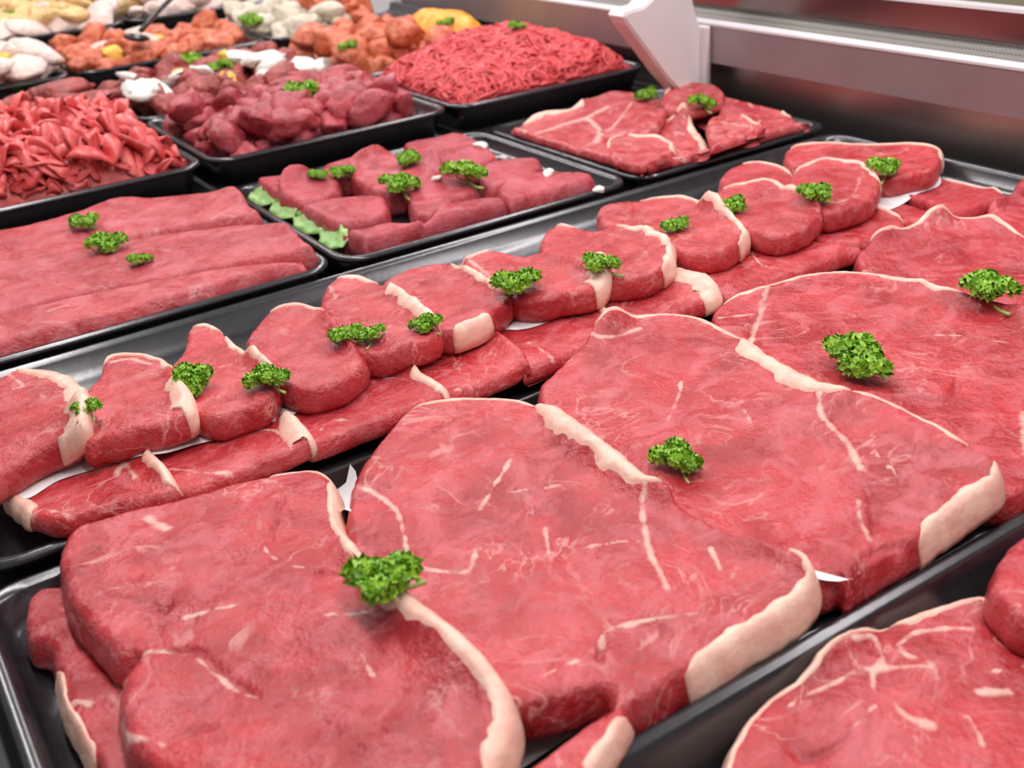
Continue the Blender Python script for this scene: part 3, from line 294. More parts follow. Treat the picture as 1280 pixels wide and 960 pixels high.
def meat_mat(name, deep, mid, pale, marble=.5, rough=.34, fibre=(1, 1, 1), fat=(0.86, 0.60, 0.50), k=1.0):
    m, N, L, P = new_mat(name)
    tc = N.new('ShaderNodeTexCoord'); info = N.new('ShaderNodeObjectInfo')
    off = N.new('ShaderNodeVectorMath'); off.operation = 'ADD'; L.new(tc.outputs['Object'], off.inputs[0])
    sc = N.new('ShaderNodeVectorMath'); sc.operation = 'SCALE'; sc.inputs[0].default_value = (3.1, 5.7, 2.3)
    L.new(info.outputs['Random'], sc.inputs['Scale']); L.new(sc.outputs[0], off.inputs[1]); v = off.outputs[0]
    if k != 1.0:    # small pieces are unit-sized meshes scaled down
        ks = N.new('ShaderNodeVectorMath'); ks.operation = 'SCALE'; ks.inputs['Scale'].default_value = k; L.new(tc.outputs['Object'], ks.inputs[0]); L.new(ks.outputs[0], off.inputs[0])
    big = noise_node(N, L, v, 22, 4, .6, .6)
    c = mix(N, L, ramp(N, L, big, [(.36, 0), (.60, 1)]), deep, mid)
    sheen = noise_node(N, L, v, 38, 5, .65, 1.2)
    c = mix(N, L, vmath(N, L, 'MULTIPLY', ramp(N, L, sheen, [(.46, 0), (.68, 1)]), .62), c, pale)
    mp = N.new('ShaderNodeMapping'); mp.inputs['Scale'].default_value = fibre; L.new(v, mp.inputs['Vector'])
    fin = noise_node(N, L, mp.outputs[0], 330, 3, .7)
    c = mix(N, L, .30, c, ramp(N, L, fin, [(.3, (.30, .22, .24)), (.7, (1, 1, 1))]), 'MULTIPLY')
    # thin marbling: ridges of a warped noise
    rd = vmath(N, L, 'ABSOLUTE', vmath(N, L, 'SUBTRACT', noise_node(N, L, v, 17, 3, .55, 1.6), .5))
    rdm = ramp(N, L, rd, [(.002, 1), (.016, 0)])
    gate = ramp(N, L, noise_node(N, L, v, 26, 2), [(.44, 0), (.62, 1)])
    c = mix(N, L, vmath(N, L, 'MULTIPLY', vmath(N, L, 'MULTIPLY', rdm, gate), marble), c, tuple(.55*a+.45*p for a, p in zip(fat, pale)))
    at = N.new('ShaderNodeAttribute'); at.attribute_name = 'fat'
    brk = noise_node(N, L, v, 160, 3, .6)
    ff = vmath(N, L, 'ADD', at.outputs['Fac'], vmath(N, L, 'MULTIPLY', vmath(N, L, 'SUBTRACT', brk, .5), .9))
    c = mix(N, L, ramp(N, L, ff, [(.28, 0), (.78, .72)]), c, fat)
    sm = N.new('ShaderNodeAttribute'); sm.attribute_name = 'seam'
    c = mix(N, L, vmath(N, L, 'MULTIPLY', sm.outputs['Fac'], .5), c, tuple(k*.6 for k in deep))
    rv = mix(N, L, vmath(N, L, 'MULTIPLY', info.outputs['Random'], .22), c, (.30, .03, .05))
    L.new(rv, P.inputs['Base Color'])
    L.new(ramp(N, L, sheen, [(.3, rough-.06), (.7, rough+.14)]), P.inputs['Roughness'])
    P.inputs['Specular IOR Level'].default_value = .5
    P.inputs['Subsurface Weight'].default_value = .12; P.inputs['Subsurface Radius'].default_value = (.006, .0015, .0012); P.inputs['Subsurface Scale'].default_value = 1
    b1 = bump(N, L, noise_node(N, L, v, 85, 5, .65, .8), .5, .004)
    L.new(bump(N, L, fin, .65, .0018, b1), P.inputs['Normal'])
    return m

def plain(name, c1, c2, scale=40, rough=.5, bs=.3, bd=.003, metallic=0, spec=.5, bscale=None, detail=4, k=1.0):
    m, N, L, P = new_mat(name); tc = N.new('ShaderNodeTexCoord'); v = tc.outputs['Object']; scale = scale*k; bd = bd/k
    n = noise_node(N, L, v, scale, detail, .6, .3)
    L.new(mix(N, L, ramp(N, L, n, [(.35, 0), (.65, 1)]), c1, c2), P.inputs['Base Color'])
    P.inputs['Roughness'].default_value = rough; P.inputs['Metallic'].default_value = metallic
    P.inputs['Specular IOR Level'].default_value = spec
    if bs: L.new(bump(N, L, noise_node(N, L, v, bscale or scale*2.2, 4), bs, bd), P.inputs['Normal'])
    return m

M = {}
M['rump'] = meat_mat('rump_beef', (.38, .014, .019), (.60, .048, .055), (.74, .18, .205), .55, .22)
M['sirloin'] = meat_mat('sirloin_beef', (.42, .014, .018), (.64, .054, .058), (.76, .19, .205), .55, .24)
M['slab'] = meat_mat('pale_slab_beef', (.48, .034, .042), (.68, .095, .105), (.80, .27, .30), .4, .28, (1, 3, 1))
M['fillet'] = meat_mat('fillet_beef', (.36, .018, .028), (.58, .060, .078), (.72, .20, .25), .25, .28, (.4, 2.5, 2.5))
M['chop'] = meat_mat('neck_beef', (.44, .02, .026), (.62, .066, .074), (.76, .27, .27), 1, .3)
M['mince'] = plain('minced_beef', (.42, .016, .020), (.74, .095, .10), 60, .40, .3, .002)
M['strip'] = plain('shredded_beef', (.54, .042, .042), (.76, .15, .14), 45, .40, .3, .002)
M['stew'] = meat_mat('stewing_beef', (.26, .012, .020), (.52, .055, .070), (.72, .22, .26), .4, .26, k=.0235)
M['fatcap'] = plain('beef_fat', (.88, .60, .47), (.80, .42, .33), 55, .42, .35, .003)
M['brown_meat'] = plain('marinated_red_meat', (.20, .022, .02), (.46, .09, .075), 60, .35, k=.024)
M['orange_meat'] = plain('orange_marinated_meat', (.48, .06, .02), (.74, .24, .12), 90, .35, k=.024)
M['yellow'] = plain('orange_yellow_seasoning', (.80, .25, .008), (.88, .42, .05), 60, .5)
M['yellow_bit'] = plain('yellow_pepper', (.86, .48, .03), (.90, .60, .12), 60, .35, k=.024)
M['white_bit'] = plain('white_onion', (.84, .82, .74), (.90, .86, .80), 90, .4, k=.024)
M['poultry'] = plain('pale_poultry', (.74, .54, .46), (.84, .70, .64), 50, .35, k=.024)
M['bread'] = plain('breaded_crust', (.72, .43, .15), (.90, .66, .34), 90, .7, .4, .003, k=.024)
M['herbmeat'] = plain('herb_crusted_meat', (.60, .52, .38), (.80, .73, .60), 120, .55, .4, .003, k=.024)
M['green_bit'] = plain('green_herb', (.10, .25, .03), (.25, .42, .10), 90, .5, k=.024)
M['lettuce'] = plain('pale_green_garnish', (.14, .34, .05), (.36, .55, .20), 80, .45)
M['parsley'] = plain('parsley_leaf', (.09, .29, .006), (.34, .60, .035), 9, .42, .3, .001)
M['stem'] = plain('parsley_stem', (.30, .45, .10), (.40, .52, .16), 200, .45, 0)
M['tray'] = plain('black_plastic', (.012, .012, .014), (.020, .019, .023), 60, .24, .08, .001, spec=1.0)
M['deck'] = plain('black_deck', (.008, .008, .009), (.014, .013, .014), 30, .5, .1, .002)
M['paper'] = plain('white_interleaf_paper', (.82, .80, .78), (.90, .88, .86), 60, .6, .15, .001)
M['white_plastic'] = plain('white_bracket_plastic', (.72, .70, .69), (.76, .74, .73), 10, .35, 0)
M['steel'] = plain('brushed_steel', (.44, .40, .38), (.50, .46, .44), 8, .36, .04, .002, metallic=1)
M['dark_steel'] = plain('dark_polished_steel', (.26, .22, .21), (.30, .26, .25), 8, .22, .03, .002, metallic=1)
M['duct'] = plain('grey_duct_metal', (.34, .295, .305), (.38, .33, .34), 12, .45, .05, .001, metallic=.6)
M['lip'] = plain('bright_lip', (.60, .56, .57), (.66, .62, .62), 10, .3, 0)
M['wall'] = plain('olive_wall', (.42, .40, .24), (.46, .44, .28), 3, .8, 0)
M['floor'] = plain('shop_floor', (.40, .37, .34), (.46, .42, .40), 3, .6, 0)
M['handle'] = plain('black_handle', (.012, .010, .010), (.02, .016, .016), 40, .3, 0)

def grille_mat():
    m, N, L, P = new_mat('perforated_metal'); tc = N.new('ShaderNodeTexCoord')
    vo = N.new('ShaderNodeTexVoronoi'); vo.inputs['Scale'].default_value = 240; vo.inputs['Randomness'].default_value = 0
    L.new(tc.outputs['Object'], vo.inputs['Vector'])
    h = ramp(N, L, vo.outputs['Distance'], [(.30, 0), (.38, 1)])
    L.new(mix(N, L, h, (.015, .013, .012), (.20, .19, .17)), P.inputs['Base Color'])
    P.inputs['Metallic'].default_value = .6; P.inputs['Roughness'].default_value = .45
    return m
M['grille'] = grille_mat()

# ---------------------------------------------------------------- helpers
def tag(o, label, cat=None, group=None, kind=None):
    o['label'] = label
    if cat: o['category'] = cat
    if group: o['group'] = group
    if kind: o['kind'] = kind
    return o

def link(name, me, mat, parent=None, loc=None, smooth=True):
    if smooth and len(me.polygons): me.polygons.foreach_set('use_smooth', [True]*len(me.polygons))
    if mat is not None and not me.materials: me.materials.append(mat)
    o = bpy.data.objects.new(name, me); COL.objects.link(o)
    if parent is not None: o.parent = parent
    if loc is not None: o.location = loc
    return o

def mesh(name, V, F):
    me = bpy.data.meshes.new(name); me.from_pydata([tuple(map(float, v)) for v in V], [], F); me.update(); return me

def empty(name, loc):
    o = bpy.data.objects.new(name, None); COL.objects.link(o); o.location = loc; o.empty_display_size = .01; return o

def box_mesh(name, x0, x1, y0, y1, z0, z1, bev=0.0, seg=2):
    bm = bmesh.new(); bmesh.ops.create_cube(bm, size=1)
    for v in bm.verts: v.co = Vector(((x0+x1)/2+v.co.x*(x1-x0), (y0+y1)/2+v.co.y*(y1-y0), (z0+z1)/2+v.co.z*(z1-z0)))
    if bev: bmesh.ops.bevel(bm, geom=bm.edges[:], offset=bev, segments=seg, affect='EDGES', profile=.5)
    me = bpy.data.meshes.new(name); bm.to_mesh(me); bm.free(); return me

def prism_mesh(name, prof, y0, y1):
    """profile in x,z swept along y"""
    n = len(prof); V = [(x, y0, z) for x, z in prof]+[(x, y1, z) for x, z in prof]
    F = [(i, (i+1) % n, n+(i+1) % n, n+i) for i in range(n)]+[tuple(range(n))[::-1], tuple(range(n, 2*n))]
    return mesh(name, V, F)

_lat = RNG.random((64, 64, 64))
def vnoise(p, scale):
    q = np.asarray(p)*scale+1000.0; a = np.floor(q).astype(int); f = q-a; f = f*f*(3-2*f); a %= 64; b = (a+1) % 64
    r = 0
    for dx in (0, 1):
        for dy in (0, 1):
            for dz in (0, 1):
                w = (f[:, 0] if dx else 1-f[:, 0])*(f[:, 1] if dy else 1-f[:, 1])*(f[:, 2] if dz else 1-f[:, 2])
                r = r+w*_lat[(b if dx else a)[:, 0], (b if dy else a)[:, 1], (b if dz else a)[:, 2]]
    return r*2-1

def noise2(p, scale, seed):
    q = np.column_stack([p, np.full(len(p), seed*.37)]); return vnoise(q, scale)

# ---------------------------------------------------------------- the setting
f = link('floor', box_mesh('floor', -3, 3, -3, 5, -1.0, -.95), M['floor'], smooth=False); f['kind'] = 'structure'; f['label'] = 'shop floor around the counter'
w = link('wall_right', box_mesh('wall_right', 2.6, 2.7, -3, 5, -.95, 2.2), M['wall'], smooth=False); w['kind'] = 'structure'; w['label'] = 'olive beige shop wall behind the counter'

counter = empty('display_counter', (0, 0, -.95))
tag(counter, 'refrigerated meat display counter with black stepped deck and steel back panel', 'display counter')
def cpart(name, me, mat, smooth=False):
    o = link(name, me, mat, None, None, smooth); o.parent = counter; o.location = (0, 0, .95); return o
YA, YB = -.25, 3.3
cpart('base_cabinet', box_mesh('base_cabinet', -.2, 1.1, YA, YB, -.95, -.09), M['steel'])
cpart('deck', box_mesh('deck', -.2, 1.0, YA, YB, -.09, -.036), M['deck'])
cpart('deck_step', box_mesh('deck_step', -.2, .96, 1.126, YB, -.036, -.0045), M['deck'])
cpart('deck_step', box_mesh('deck_step', -.2, .96, 1.660, YB, -.0045, .0175), M['deck'])
cpart('deck_step', box_mesh('deck_step', -.2, .96, 1.938, YB, .0175, .0395), M['deck'])
cpart('deck_step', box_mesh('deck_step', -.2, .96, 2.260, YB, .0395, .0555), M['deck'])
HM[:, int((1.126-HY0)/HR):] = -.0045; HM[:, int((1.66-HY0)/HR):] = .0175; HM[:, int((1.938-HY0)/HR):] = .0395; HM[:, int((2.26-HY0)/HR):] = .0555
cpart('back_panel', box_mesh('back_panel', .968, .99, YA, YB, -.036, .044), M['steel'])
cpart('air_duct', prism_mesh('air_duct', [(.945, .0425), (.990, .0425), (.990, .0945), (.953, .0905), (.947, .0895), (.945, .088)], YA, YB), M['duct'])
cpart('duct_lip', prism_mesh('duct_lip', [(.9435, .0865), (.9455, .0862), (.952, .0905), (.9515, .0925), (.947, .0915), (.944, .0890)], YA, YB), M['lip'])
cpart('perforated_grille', prism_mesh('perforated_grille', [(.952, .0915), (.978, .1015), (.981, .099), (.956, .089)], YA, YB), M['grille'])
cpart('upper_panel', prism_mesh('upper_panel', [(.979, .099), (.990, .099), (.990, .131), (.977, .131)], YA, YB), M['dark_steel'])
cpart('top_edge', prism_mesh('top_edge', [(.974, .1305), (.992, .1305), (.992, .1335), (.975, .1335)], YA, YB), M['lip'])

def bracket(y, label, th=.016):
    # elbow-shaped arm: leans out over the trays, then turns back up
    prof = [(.930, .010), (.893, .010), (.868, .036), (.812, .104), (.806, .114), (.810, .119), (.836, .121), (.850, .129), (.885, .165), (.945, .24), (.985, .24), (.938, .16), (.910, .122), (.920, .091), (.930, .070)]
    r = empty('glass_bracket', (.95, y, 0.0)); tag(r, label, 'bracket', 'white elbow brackets on the back panel')
    me = prism_mesh('arm', [(x-.937, z) for x, z in prof], -th, th)
    bm = bmesh.new(); bm.from_mesh(me); bmesh.ops.recalc_face_normals(bm, faces=bm.faces[:])
    bmesh.ops.bevel(bm, geom=[e for e in bm.edges if e.is_boundary is False and abs(e.verts[0].co.y-e.verts[1].co.y) < 1e-6], offset=.0025, segments=2, affect='EDGES')
    bm.to_mesh(me); bm.free()
    link('arm', me, M['white_plastic'], r, None, False)
    link('flange', box_mesh('flange', -.014, -.0055, -th*1.6, th*1.6, .012, .086, .002), M['white_plastic'], r, None, False)
    return r
bracket(1.06, 'white elbow bracket rising behind the marbled neck steaks')
bracket(1.86, 'white elbow bracket rising behind the orange marinated meat')

TL = dict(
 joint='black plastic tray holding the heavily marbled rump steaks with a thin fat edge',
 rump='long black plastic tray holding the shingled row of large rump steaks',
 sirloin='long black plastic tray holding two rows of thick sirloin steaks',
 slab='black plastic tray filled with broad pale beef slabs',
 fillet='black plastic tray of fillet blocks garnished with green and white bits',
 chop='black plastic tray of fat-streaked neck steaks beside the steel panel',
 strip='black plastic tray heaped with shredded pink beef',
 stew='black plastic tray heaped with dark red stewing beef chunks',
 mince='black plastic tray heaped with fine minced beef below the bracket',
 cutlet='black plastic tray of sliced red-brown cutlets behind the shredded beef',
 kebab='black plastic tray of mixed red meat, white slices and yellow bits',
 marinade='black plastic tray of orange marinated meat and a yellow mound',
 poultry='black plastic tray of pale poultry pieces behind the red-brown cutlets',
 pan='black plastic tray of orange, yellow and green mixed pieces',
 herb='black plastic tray of grey herb-crusted meat and orange-brown pieces',
 nugget='black plastic tray of breaded pieces behind the pale poultry pieces',
 breast='black plastic tray of breaded pieces and white poultry fillets with a black spoon',
 far='black plastic tray of golden breaded pieces at the far counter end, away from the panel',
 far2='black plastic tray of pale herb pieces at the far counter end, next to the panel')

def rrect(x0, x1, y0, y1, r, n=6):
    P = []
    for cx, cy, a in ((x1-r, y1-r, 0), (x0+r, y1-r, 90), (x0+r, y0+r, 180), (x1-r, y0+r, 270)):
        for k in range(n+1):
            t = math.radians(a+90*k/n); P.append((cx+r*math.cos(t), cy+r*math.sin(t)))
    return P

for name, x0, x1, y0, y1, zr, dep, inn in TRAYS:
    hm_tray(x0, x1, y0, y1, zr, dep, inn)
    cx, cy = (x0+x1)/2, (y0+y1)/2; zb = zr-dep-.002
    prof = [(.013, 0), (.0045, dep-.004), (.003, dep-.002), (0, dep-.003), (0, dep-.0005), (.0012, dep+.0018), (.003, dep+.002), (.0065, dep+.0016), (.0085, dep-.001), (.0085+.006*(inn-.006)/.024, dep-inn+.007), (.018, dep-inn+.0028), (.024, dep-inn+.002)]
    V, F = [], []; n = 0
    for ins, z in prof:
        ring = rrect(x0+ins-cx, x1-ins-cx, y0+ins-cy, y1-ins-cy, max(.026-ins*.5, .008)); n = len(ring)
        V += [(x, y, z) for x, y in ring]
    for k in range(len(prof)-1):
        for i in range(n): F.append((k*n+i, k*n+(i+1) % n, (k+1)*n+(i+1) % n, (k+1)*n+i))
    F.append(tuple(range((len(prof)-1)*n, len(prof)*n))); F.append(tuple(range(n))[::-1])
    t = link('meat_tray', mesh('meat_tray', V, F), M['tray'], None, (cx, cy, zb)); tag(t, TL[name], 'tray', 'black plastic meat trays')

# ---------------------------------------------------------------- cut meat
INFO = {}
def info(key, name, label, cat, group, mat): INFO[key] = (name, label, cat, group, mat)
order = ['first', 'second', 'third', 'fourth', 'fifth', 'sixth', 'seventh', 'eighth', 'ninth', 'tenth', 'eleventh', 'twelfth', 'thirteenth']
for i, k in enumerate(['U12', 'U11', 'U10b', 'U10', 'U9', 'U8', 'U7', 'U6', 'U5', 'U4', 'U3', 'U2', 'U1']):
    info(k, 'sirloin_steak', f'thick sirloin steak on white paper, {order[i]} counting from the steel panel', 'steak', 'thick sirloin steaks on the white paper', 'sirloin')
for i in range(10, 0, -1):
    info(f'L{i}', 'sirloin_steak', f'thin sirloin steak bordering the rump steaks, {order[10-i]} counting from the steel panel', 'steak', 'thin sirloin steaks in front of the white paper', 'sirloin')
G = 'large rump steaks shingled in the long tray'
info('S1', 'rump_steak', 'large rump steak with round eye muscle lying topmost at the open end of its row', 'steak', G, 'rump')
info('S1b', 'rump_steak', 'rump steak almost hidden underneath the topmost steak with the round eye muscle', 'steak', G, 'rump')
info('S2', 'rump_steak', 'large rump steak with a hanging red nub and fat edges on two sides', 'steak', G, 'rump')
info('S2b', 'rump_steak', 'small steak end with fat edge lying beneath the hanging nub on the tray rim', 'steak', G, 'rump')
info('S3', 'rump_steak', 'large rump steak with broad fat band, between the nubbed steak and the smooth dark one', 'steak', G, 'rump')
info('S4', 'rump_steak', 'smooth dark rump steak with thin curved fat edge, fourth of the shingled row', 'steak', G, 'rump')
info('S5', 'rump_steak', 'rump steak next to the last of the shingled row, beside the steel panel end', 'steak', G, 'rump')
info('S6', 'rump_steak', 'last rump steak of the shingled row, against the steel panel end of the tray', 'steak', G, 'rump')
for k, q in (('S4u', 'underneath the smooth dark one'), ('S3u', 'underneath the broad fat-banded one'), ('S2u', 'underneath the nubbed one')):
    info(k, 'rump_steak', 'rump steak of the lower layer, '+q, 'steak', 'rump steaks of the lower layer', 'rump')
info('S7', 'rump_steak', 'heavily marbled rump steak with branching white fat lines and a thin fat edge', 'steak', None, 'rump')
info('S8', 'rump_steak', 'plain rump steak lying partly over the heavily marbled one', 'steak', None, 'rump')
info('B1', 'beef_slab', 'broad pale beef slab along the shredded beef tray', 'meat slab', 'broad pale beef slabs', 'slab')
info('B2', 'beef_slab', 'broad pale beef slab in the middle, between two others', 'meat slab', 'broad pale beef slabs', 'slab')
info('B3', 'beef_slab', 'broad pale beef slab along the sirloin tray', 'meat slab', 'broad pale beef slabs', 'slab')
for k in range(1, 12):
    info(f'C{k}', 'fillet_block', 'thick block of beef fillet in the tray garnished with green and white bits', 'meat block', 'beef fillet blocks', 'fillet')
H = 'fat-streaked neck steaks'
info('H0', 'neck_steak', 'neck steak underneath all the other fat-streaked ones', 'steak', H, 'chop')
info('H1', 'neck_steak', 'neck steak with round lean eye and fat ring, at the corner by the fillet blocks', 'steak', H, 'chop')
info('H2', 'neck_steak', 'neck steak with broad white fat patches stretching along the fillet tray', 'steak', H, 'chop')
info('H3', 'neck_steak', 'neck steak with a long white fat strip, between the fat-ringed one and the lean one', 'steak', H, 'chop')
info('H4', 'neck_steak', 'lean neck steak beside the long white fat strip, along the sirloin tray', 'steak', H, 'chop')
info('H5', 'neck_steak', 'small neck steak standing at the foot of the white bracket', 'steak', H, 'chop')
info('H6', 'neck_steak', 'neck steak along the steel panel with a thin white fat tip', 'steak', H, 'chop')
info('paper_row', 'interleaf_paper', 'long white paper strip under the thick sirloin steaks', 'paper', None, 'paper')
info('paper_rump', 'interleaf_paper', 'white paper corner peeking out beneath the broad fat-banded rump steak', 'paper', None, 'paper')
info('paper_center', 'interleaf_paper', 'white paper sheet peeking out beneath the nubbed rump steak', 'paper', None, 'paper')
info('paper_left', 'interleaf_paper', 'small white paper tip between the eye-muscle steak and the nubbed steak', 'paper', None, 'paper')

def triangulate(poly, res, seed):
    lo, hi = poly.min(0), poly.max(0); rr = np.random.default_rng(seed)
    xs = np.arange(lo[0], hi[0], res); ys = np.arange(lo[1], hi[1], res*.866)
    X, Y = np.meshgrid(xs, ys); X = X+np.where(np.arange(len(ys)) % 2, res/2, 0)[:, None]
    g = np.column_stack([X.ravel(), Y.ravel()])+rr.uniform(-.12, .12, (X.size, 2))*res
    g = g[inside(poly, g)]; dd = seg_dist(g, poly, True); g = g[dd > res*.55]
    P = np.vstack([poly, g]); n = len(poly)
    v, e, fc, ov, oe, of = delaunay_2d_cdt([Vector(p) for p in P], [(i, (i+1) % n) for i in range(n)], [], 1, 1e-7)
    ring = [None]*n
    for k, src in enumerate(ov):
        for q in src:
            if q < n: ring[q] = k
    ring = [k for i, k in enumerate(ring) if k is not None and (i == 0 or k != ring[i-1])]
    return np.array([(p.x, p.y) for p in v]), [tuple(q) for q in fc], ring

def build_meat(o, idx):
    name, label, cat, group, mk = INFO[o['key']]
    xy = np.array(o['xy']); poly = spline(xy); T, r, e = o['T'], o['r'], o['e']
    D = drape(poly, o['sm'], o['it'])
    ol = poly
    if not o['paper']:
        c0 = poly.mean(0); nrm = poly-c0; nrm /= np.linalg.norm(nrm, axis=1)[:, None]+1e-9
        ol = poly+nrm*(noise2(poly, 90, idx)*.0012+noise2(poly, 260, idx)*.0006)[:, None]
    P, F, ring = triangulate(ol, o['res'] if not o['paper'] else .004, idx)
    dd = seg_dist(P, ol, True); b = base_at(D, P)+.0006
    z = b+T*profile(dd, r, e); fat = np.zeros(len(P)); seam = np.zeros(len(P))
    if not o['paper']:
        k = np.clip(dd/.012, 0, 1)
        nz = o['noise']*(noise2(P, 32, idx)*.8+noise2(P, 75, idx+9)*.35+noise2(P, 190, idx+5)*.13)
        z = z+nz*k
        for line, wd in o['seams']:
            L = spline(np.array(line), False, .002); ds = seg_dist(P, L)+noise2(P, 120, idx+2)*.0012
            tp = np.clip(np.minimum(np.hypot(*(P-L[0]).T), np.hypot(*(P-L[-1]).T))/.012, .1, 1)
            s = np.exp(-(ds/(wd*.5))**2)*tp*(.7+.3*noise2(P, 90, idx+6)); seam = np.maximum(seam, s); z = z-.0036*s
        for line, wd in o['veins']:
            L = spline(np.array(line), False, .002); ds = seg_dist(P, L)+noise2(P, 170, idx+3)*.0012
            s = np.clip(1.15-ds/(wd*.55), 0, 1)*(.78+.22*noise2(P, 60, idx+8)); fat = np.maximum(fat, s); z = z+.0005*s
        z = np.maximum(z, b+.001)
    c = np.array([*P.mean(0), b.min()])
    V = [tuple(q) for q in np.column_stack([P, z])-c]; R0 = np.array(ring)
    if np.sum((np.roll(P[R0, 0], -1)-P[R0, 0])*(np.roll(P[R0, 1], -1)+P[R0, 1])) > 0: R0 = R0[::-1]
    pr = P[R0]; tn = np.roll(pr, -1, 0)-np.roll(pr, 1, 0); tn /= np.linalg.norm(tn, axis=1)[:, None]+1e-9
    on = np.column_stack([tn[:, 1], -tn[:, 0]])   # outward for a counter-clockwise ring
    rings = [list(R0)]
    if not o['paper']:
        for off, h in ((.0012, e*.55), (.0008, e*.25), (-.0015, 0)):
            q = pr+on*off; zz = b[R0]+T*h; rings.append(list(range(len(V), len(V)+len(R0)))); V += [tuple(t) for t in np.column_stack([q, zz])-c]
    n = len(R0); F2 = []
    # top faces facing up
    for t in F:
        a, bq, cq = P[t[0]], P[t[1]], P[t[2]]
        F2.append(t if (bq[0]-a[0])*(cq[1]-a[1])-(bq[1]-a[1])*(cq[0]-a[0]) > 0 else t[::-1])
    for u, w in zip(rings[:-1], rings[1:]):
        for i in range(n): F2.append((u[i], w[i], w[(i+1) % n], u[(i+1) % n]))
    if len(rings) > 1: F2.append(tuple(rings[-1][::-1]))
    me = mesh(name, V, F2)
    if not o['paper']:
        for an, arr in (('fat', fat), ('seam', seam)):
            at = me.attributes.new(an, 'FLOAT', 'POINT'); full = np.zeros(len(V)); full[:len(P)] = arr; at.data.foreach_set('value', full)
    ob = link(name, me, M[mk], None, tuple(c)); tag(ob, label, cat, group)
    # fat edges follow the outline
    for line, wd in o['fats']:
        L = np.array(line); seq = [int(np.argmin(np.hypot(*(pr-q).T))) for q in L]
        i0, im, i1 = seq[0], seq[len(seq)//2], seq[-1]
        fw = (i1-i0) % n; mid = (im-i0) % n
        pa = [(i0+k) % n for k in range(fw+1)]; pb = [(i0-k) % n for k in range((i0-i1) % n+1)]
        path = min((pa, pb), key=lambda w: seg_dist(pr[w], L).mean() if len(w) > 1 else 9)
        if len(path) < 3: continue
        path = path[::1]; q = pr[path]; oo = on[path]; m = len(path)
        s = np.linspace(0, 1, m); ww = wd*np.clip(np.minimum(s, 1-s)*7+.25, 0, 1)*(1+.35*noise2(q, 70, idx+11)+.2*noise2(q, 190, idx+13))
        def top(p, dl):
            return base_at(D, p)+.0006+T*profile(np.maximum(seg_dist(p, ol, True), 0), r, e)+dl
        rows = []
        for u, dl in ((1.0, -.0012), (.8, .0011), (.45, .0017), (.12, .0016)):
            p = q-oo*(ww*u)[:, None]
            k2 = np.clip(seg_dist(p, ol, True)/.012, 0, 1)
            nz2 = o['noise']*(noise2(p, 32, idx)*.8+noise2(p, 75, idx+9)*.35+noise2(p, 190, idx+5)*.13)*k2
            rows.append(np.column_stack([p, top(p, dl)+nz2]))
        be = base_at(D, q)+.0006
        rows.append(np.column_stack([q+oo*.0012, be+T*(e+.02)]))
        rows.append(np.column_stack([q+oo*.0024, be+T*e*.6])); rows.append(np.column_stack([q+oo*.002, be+T*.14])); rows.append(np.column_stack([q-oo*.002, be+T*.08]))
        VV = np.vstack(rows)-c; k = len(rows); FF = []
        for a in range(k-1):
            for i in range(m-1): FF.append((a*m+i, (a+1)*m+i, (a+1)*m+i+1, a*m+i+1))
        FF.append(tuple(a*m for a in range(k))); FF.append(tuple(a*m+m-1 for a in range(k))[::-1])
        bm = bmesh.new(); fm = mesh('fat_edge', VV, FF); bm.from_mesh(fm); bmesh.ops.recalc_face_normals(bm, faces=bm.faces[:]); bm.to_mesh(fm); bm.free()
        fo = link('fat_edge', fm, M['fatcap'], ob); fo['label'] = 'creamy white fat edge'
    stamp(D, poly, T, r, e)

for i, o in enumerate(MEAT): build_meat(o, i+1)

# ---------------------------------------------------------------- heaps
def blob(name, seed, sub, amp, freq, flat=1.0, long=1.0):
    bm = bmesh.new(); bmesh.ops.create_icosphere(bm, subdivisions=sub, radius=1)
    V = np.array([v.co for v in bm.verts]); d = 1+amp*vnoise(V+seed*7.1, freq)+amp*.55*(.5-np.abs(vnoise(V+seed*3.3, freq*2.1)))+amp*.25*vnoise(V+seed*1.3, freq*5)
    V = V*d[:, None]*np.array([long, 1, flat])
    # blunt cut faces
    rr = np.random.default_rng(seed)
    for _ in range(5):
        nv = rr.normal(size=3); nv /= np.linalg.norm(nv); h = .62+.2*rr.random(); t = V@nv; V = V-np.outer(np.maximum(t-h, 0)*.85, nv)
    for v, c in zip(bm.verts, V): v.co = c
    me = bpy.data.meshes.new(name); bm.to_mesh(me); bm.free()
    me.polygons.foreach_set('use_smooth', [True]*len(me.polygons)); return me

def cap_stamp(x, y, z, r):
    i0, i1 = int((x-r-HX0)/HR), int((x+r-HX0)/HR)+2; j0, j1 = int((y-r-HY0)/HR), int((y+r-HY0)/HR)+2
    F = HM[i0:i1, j0:j1]; X, Y = np.meshgrid(HX0+HR*np.arange(i0, i0+F.shape[0]), HY0+HR*np.arange(j0, j0+F.shape[1]), indexing='ij')
    q = 1-((X-x)**2+(Y-y)**2)/r**2; F[q > 0] = np.maximum(F[q > 0], z*np.sqrt(q[q > 0])+HMB[0]*(1-np.sqrt(q[q > 0])))
HMB = [0]

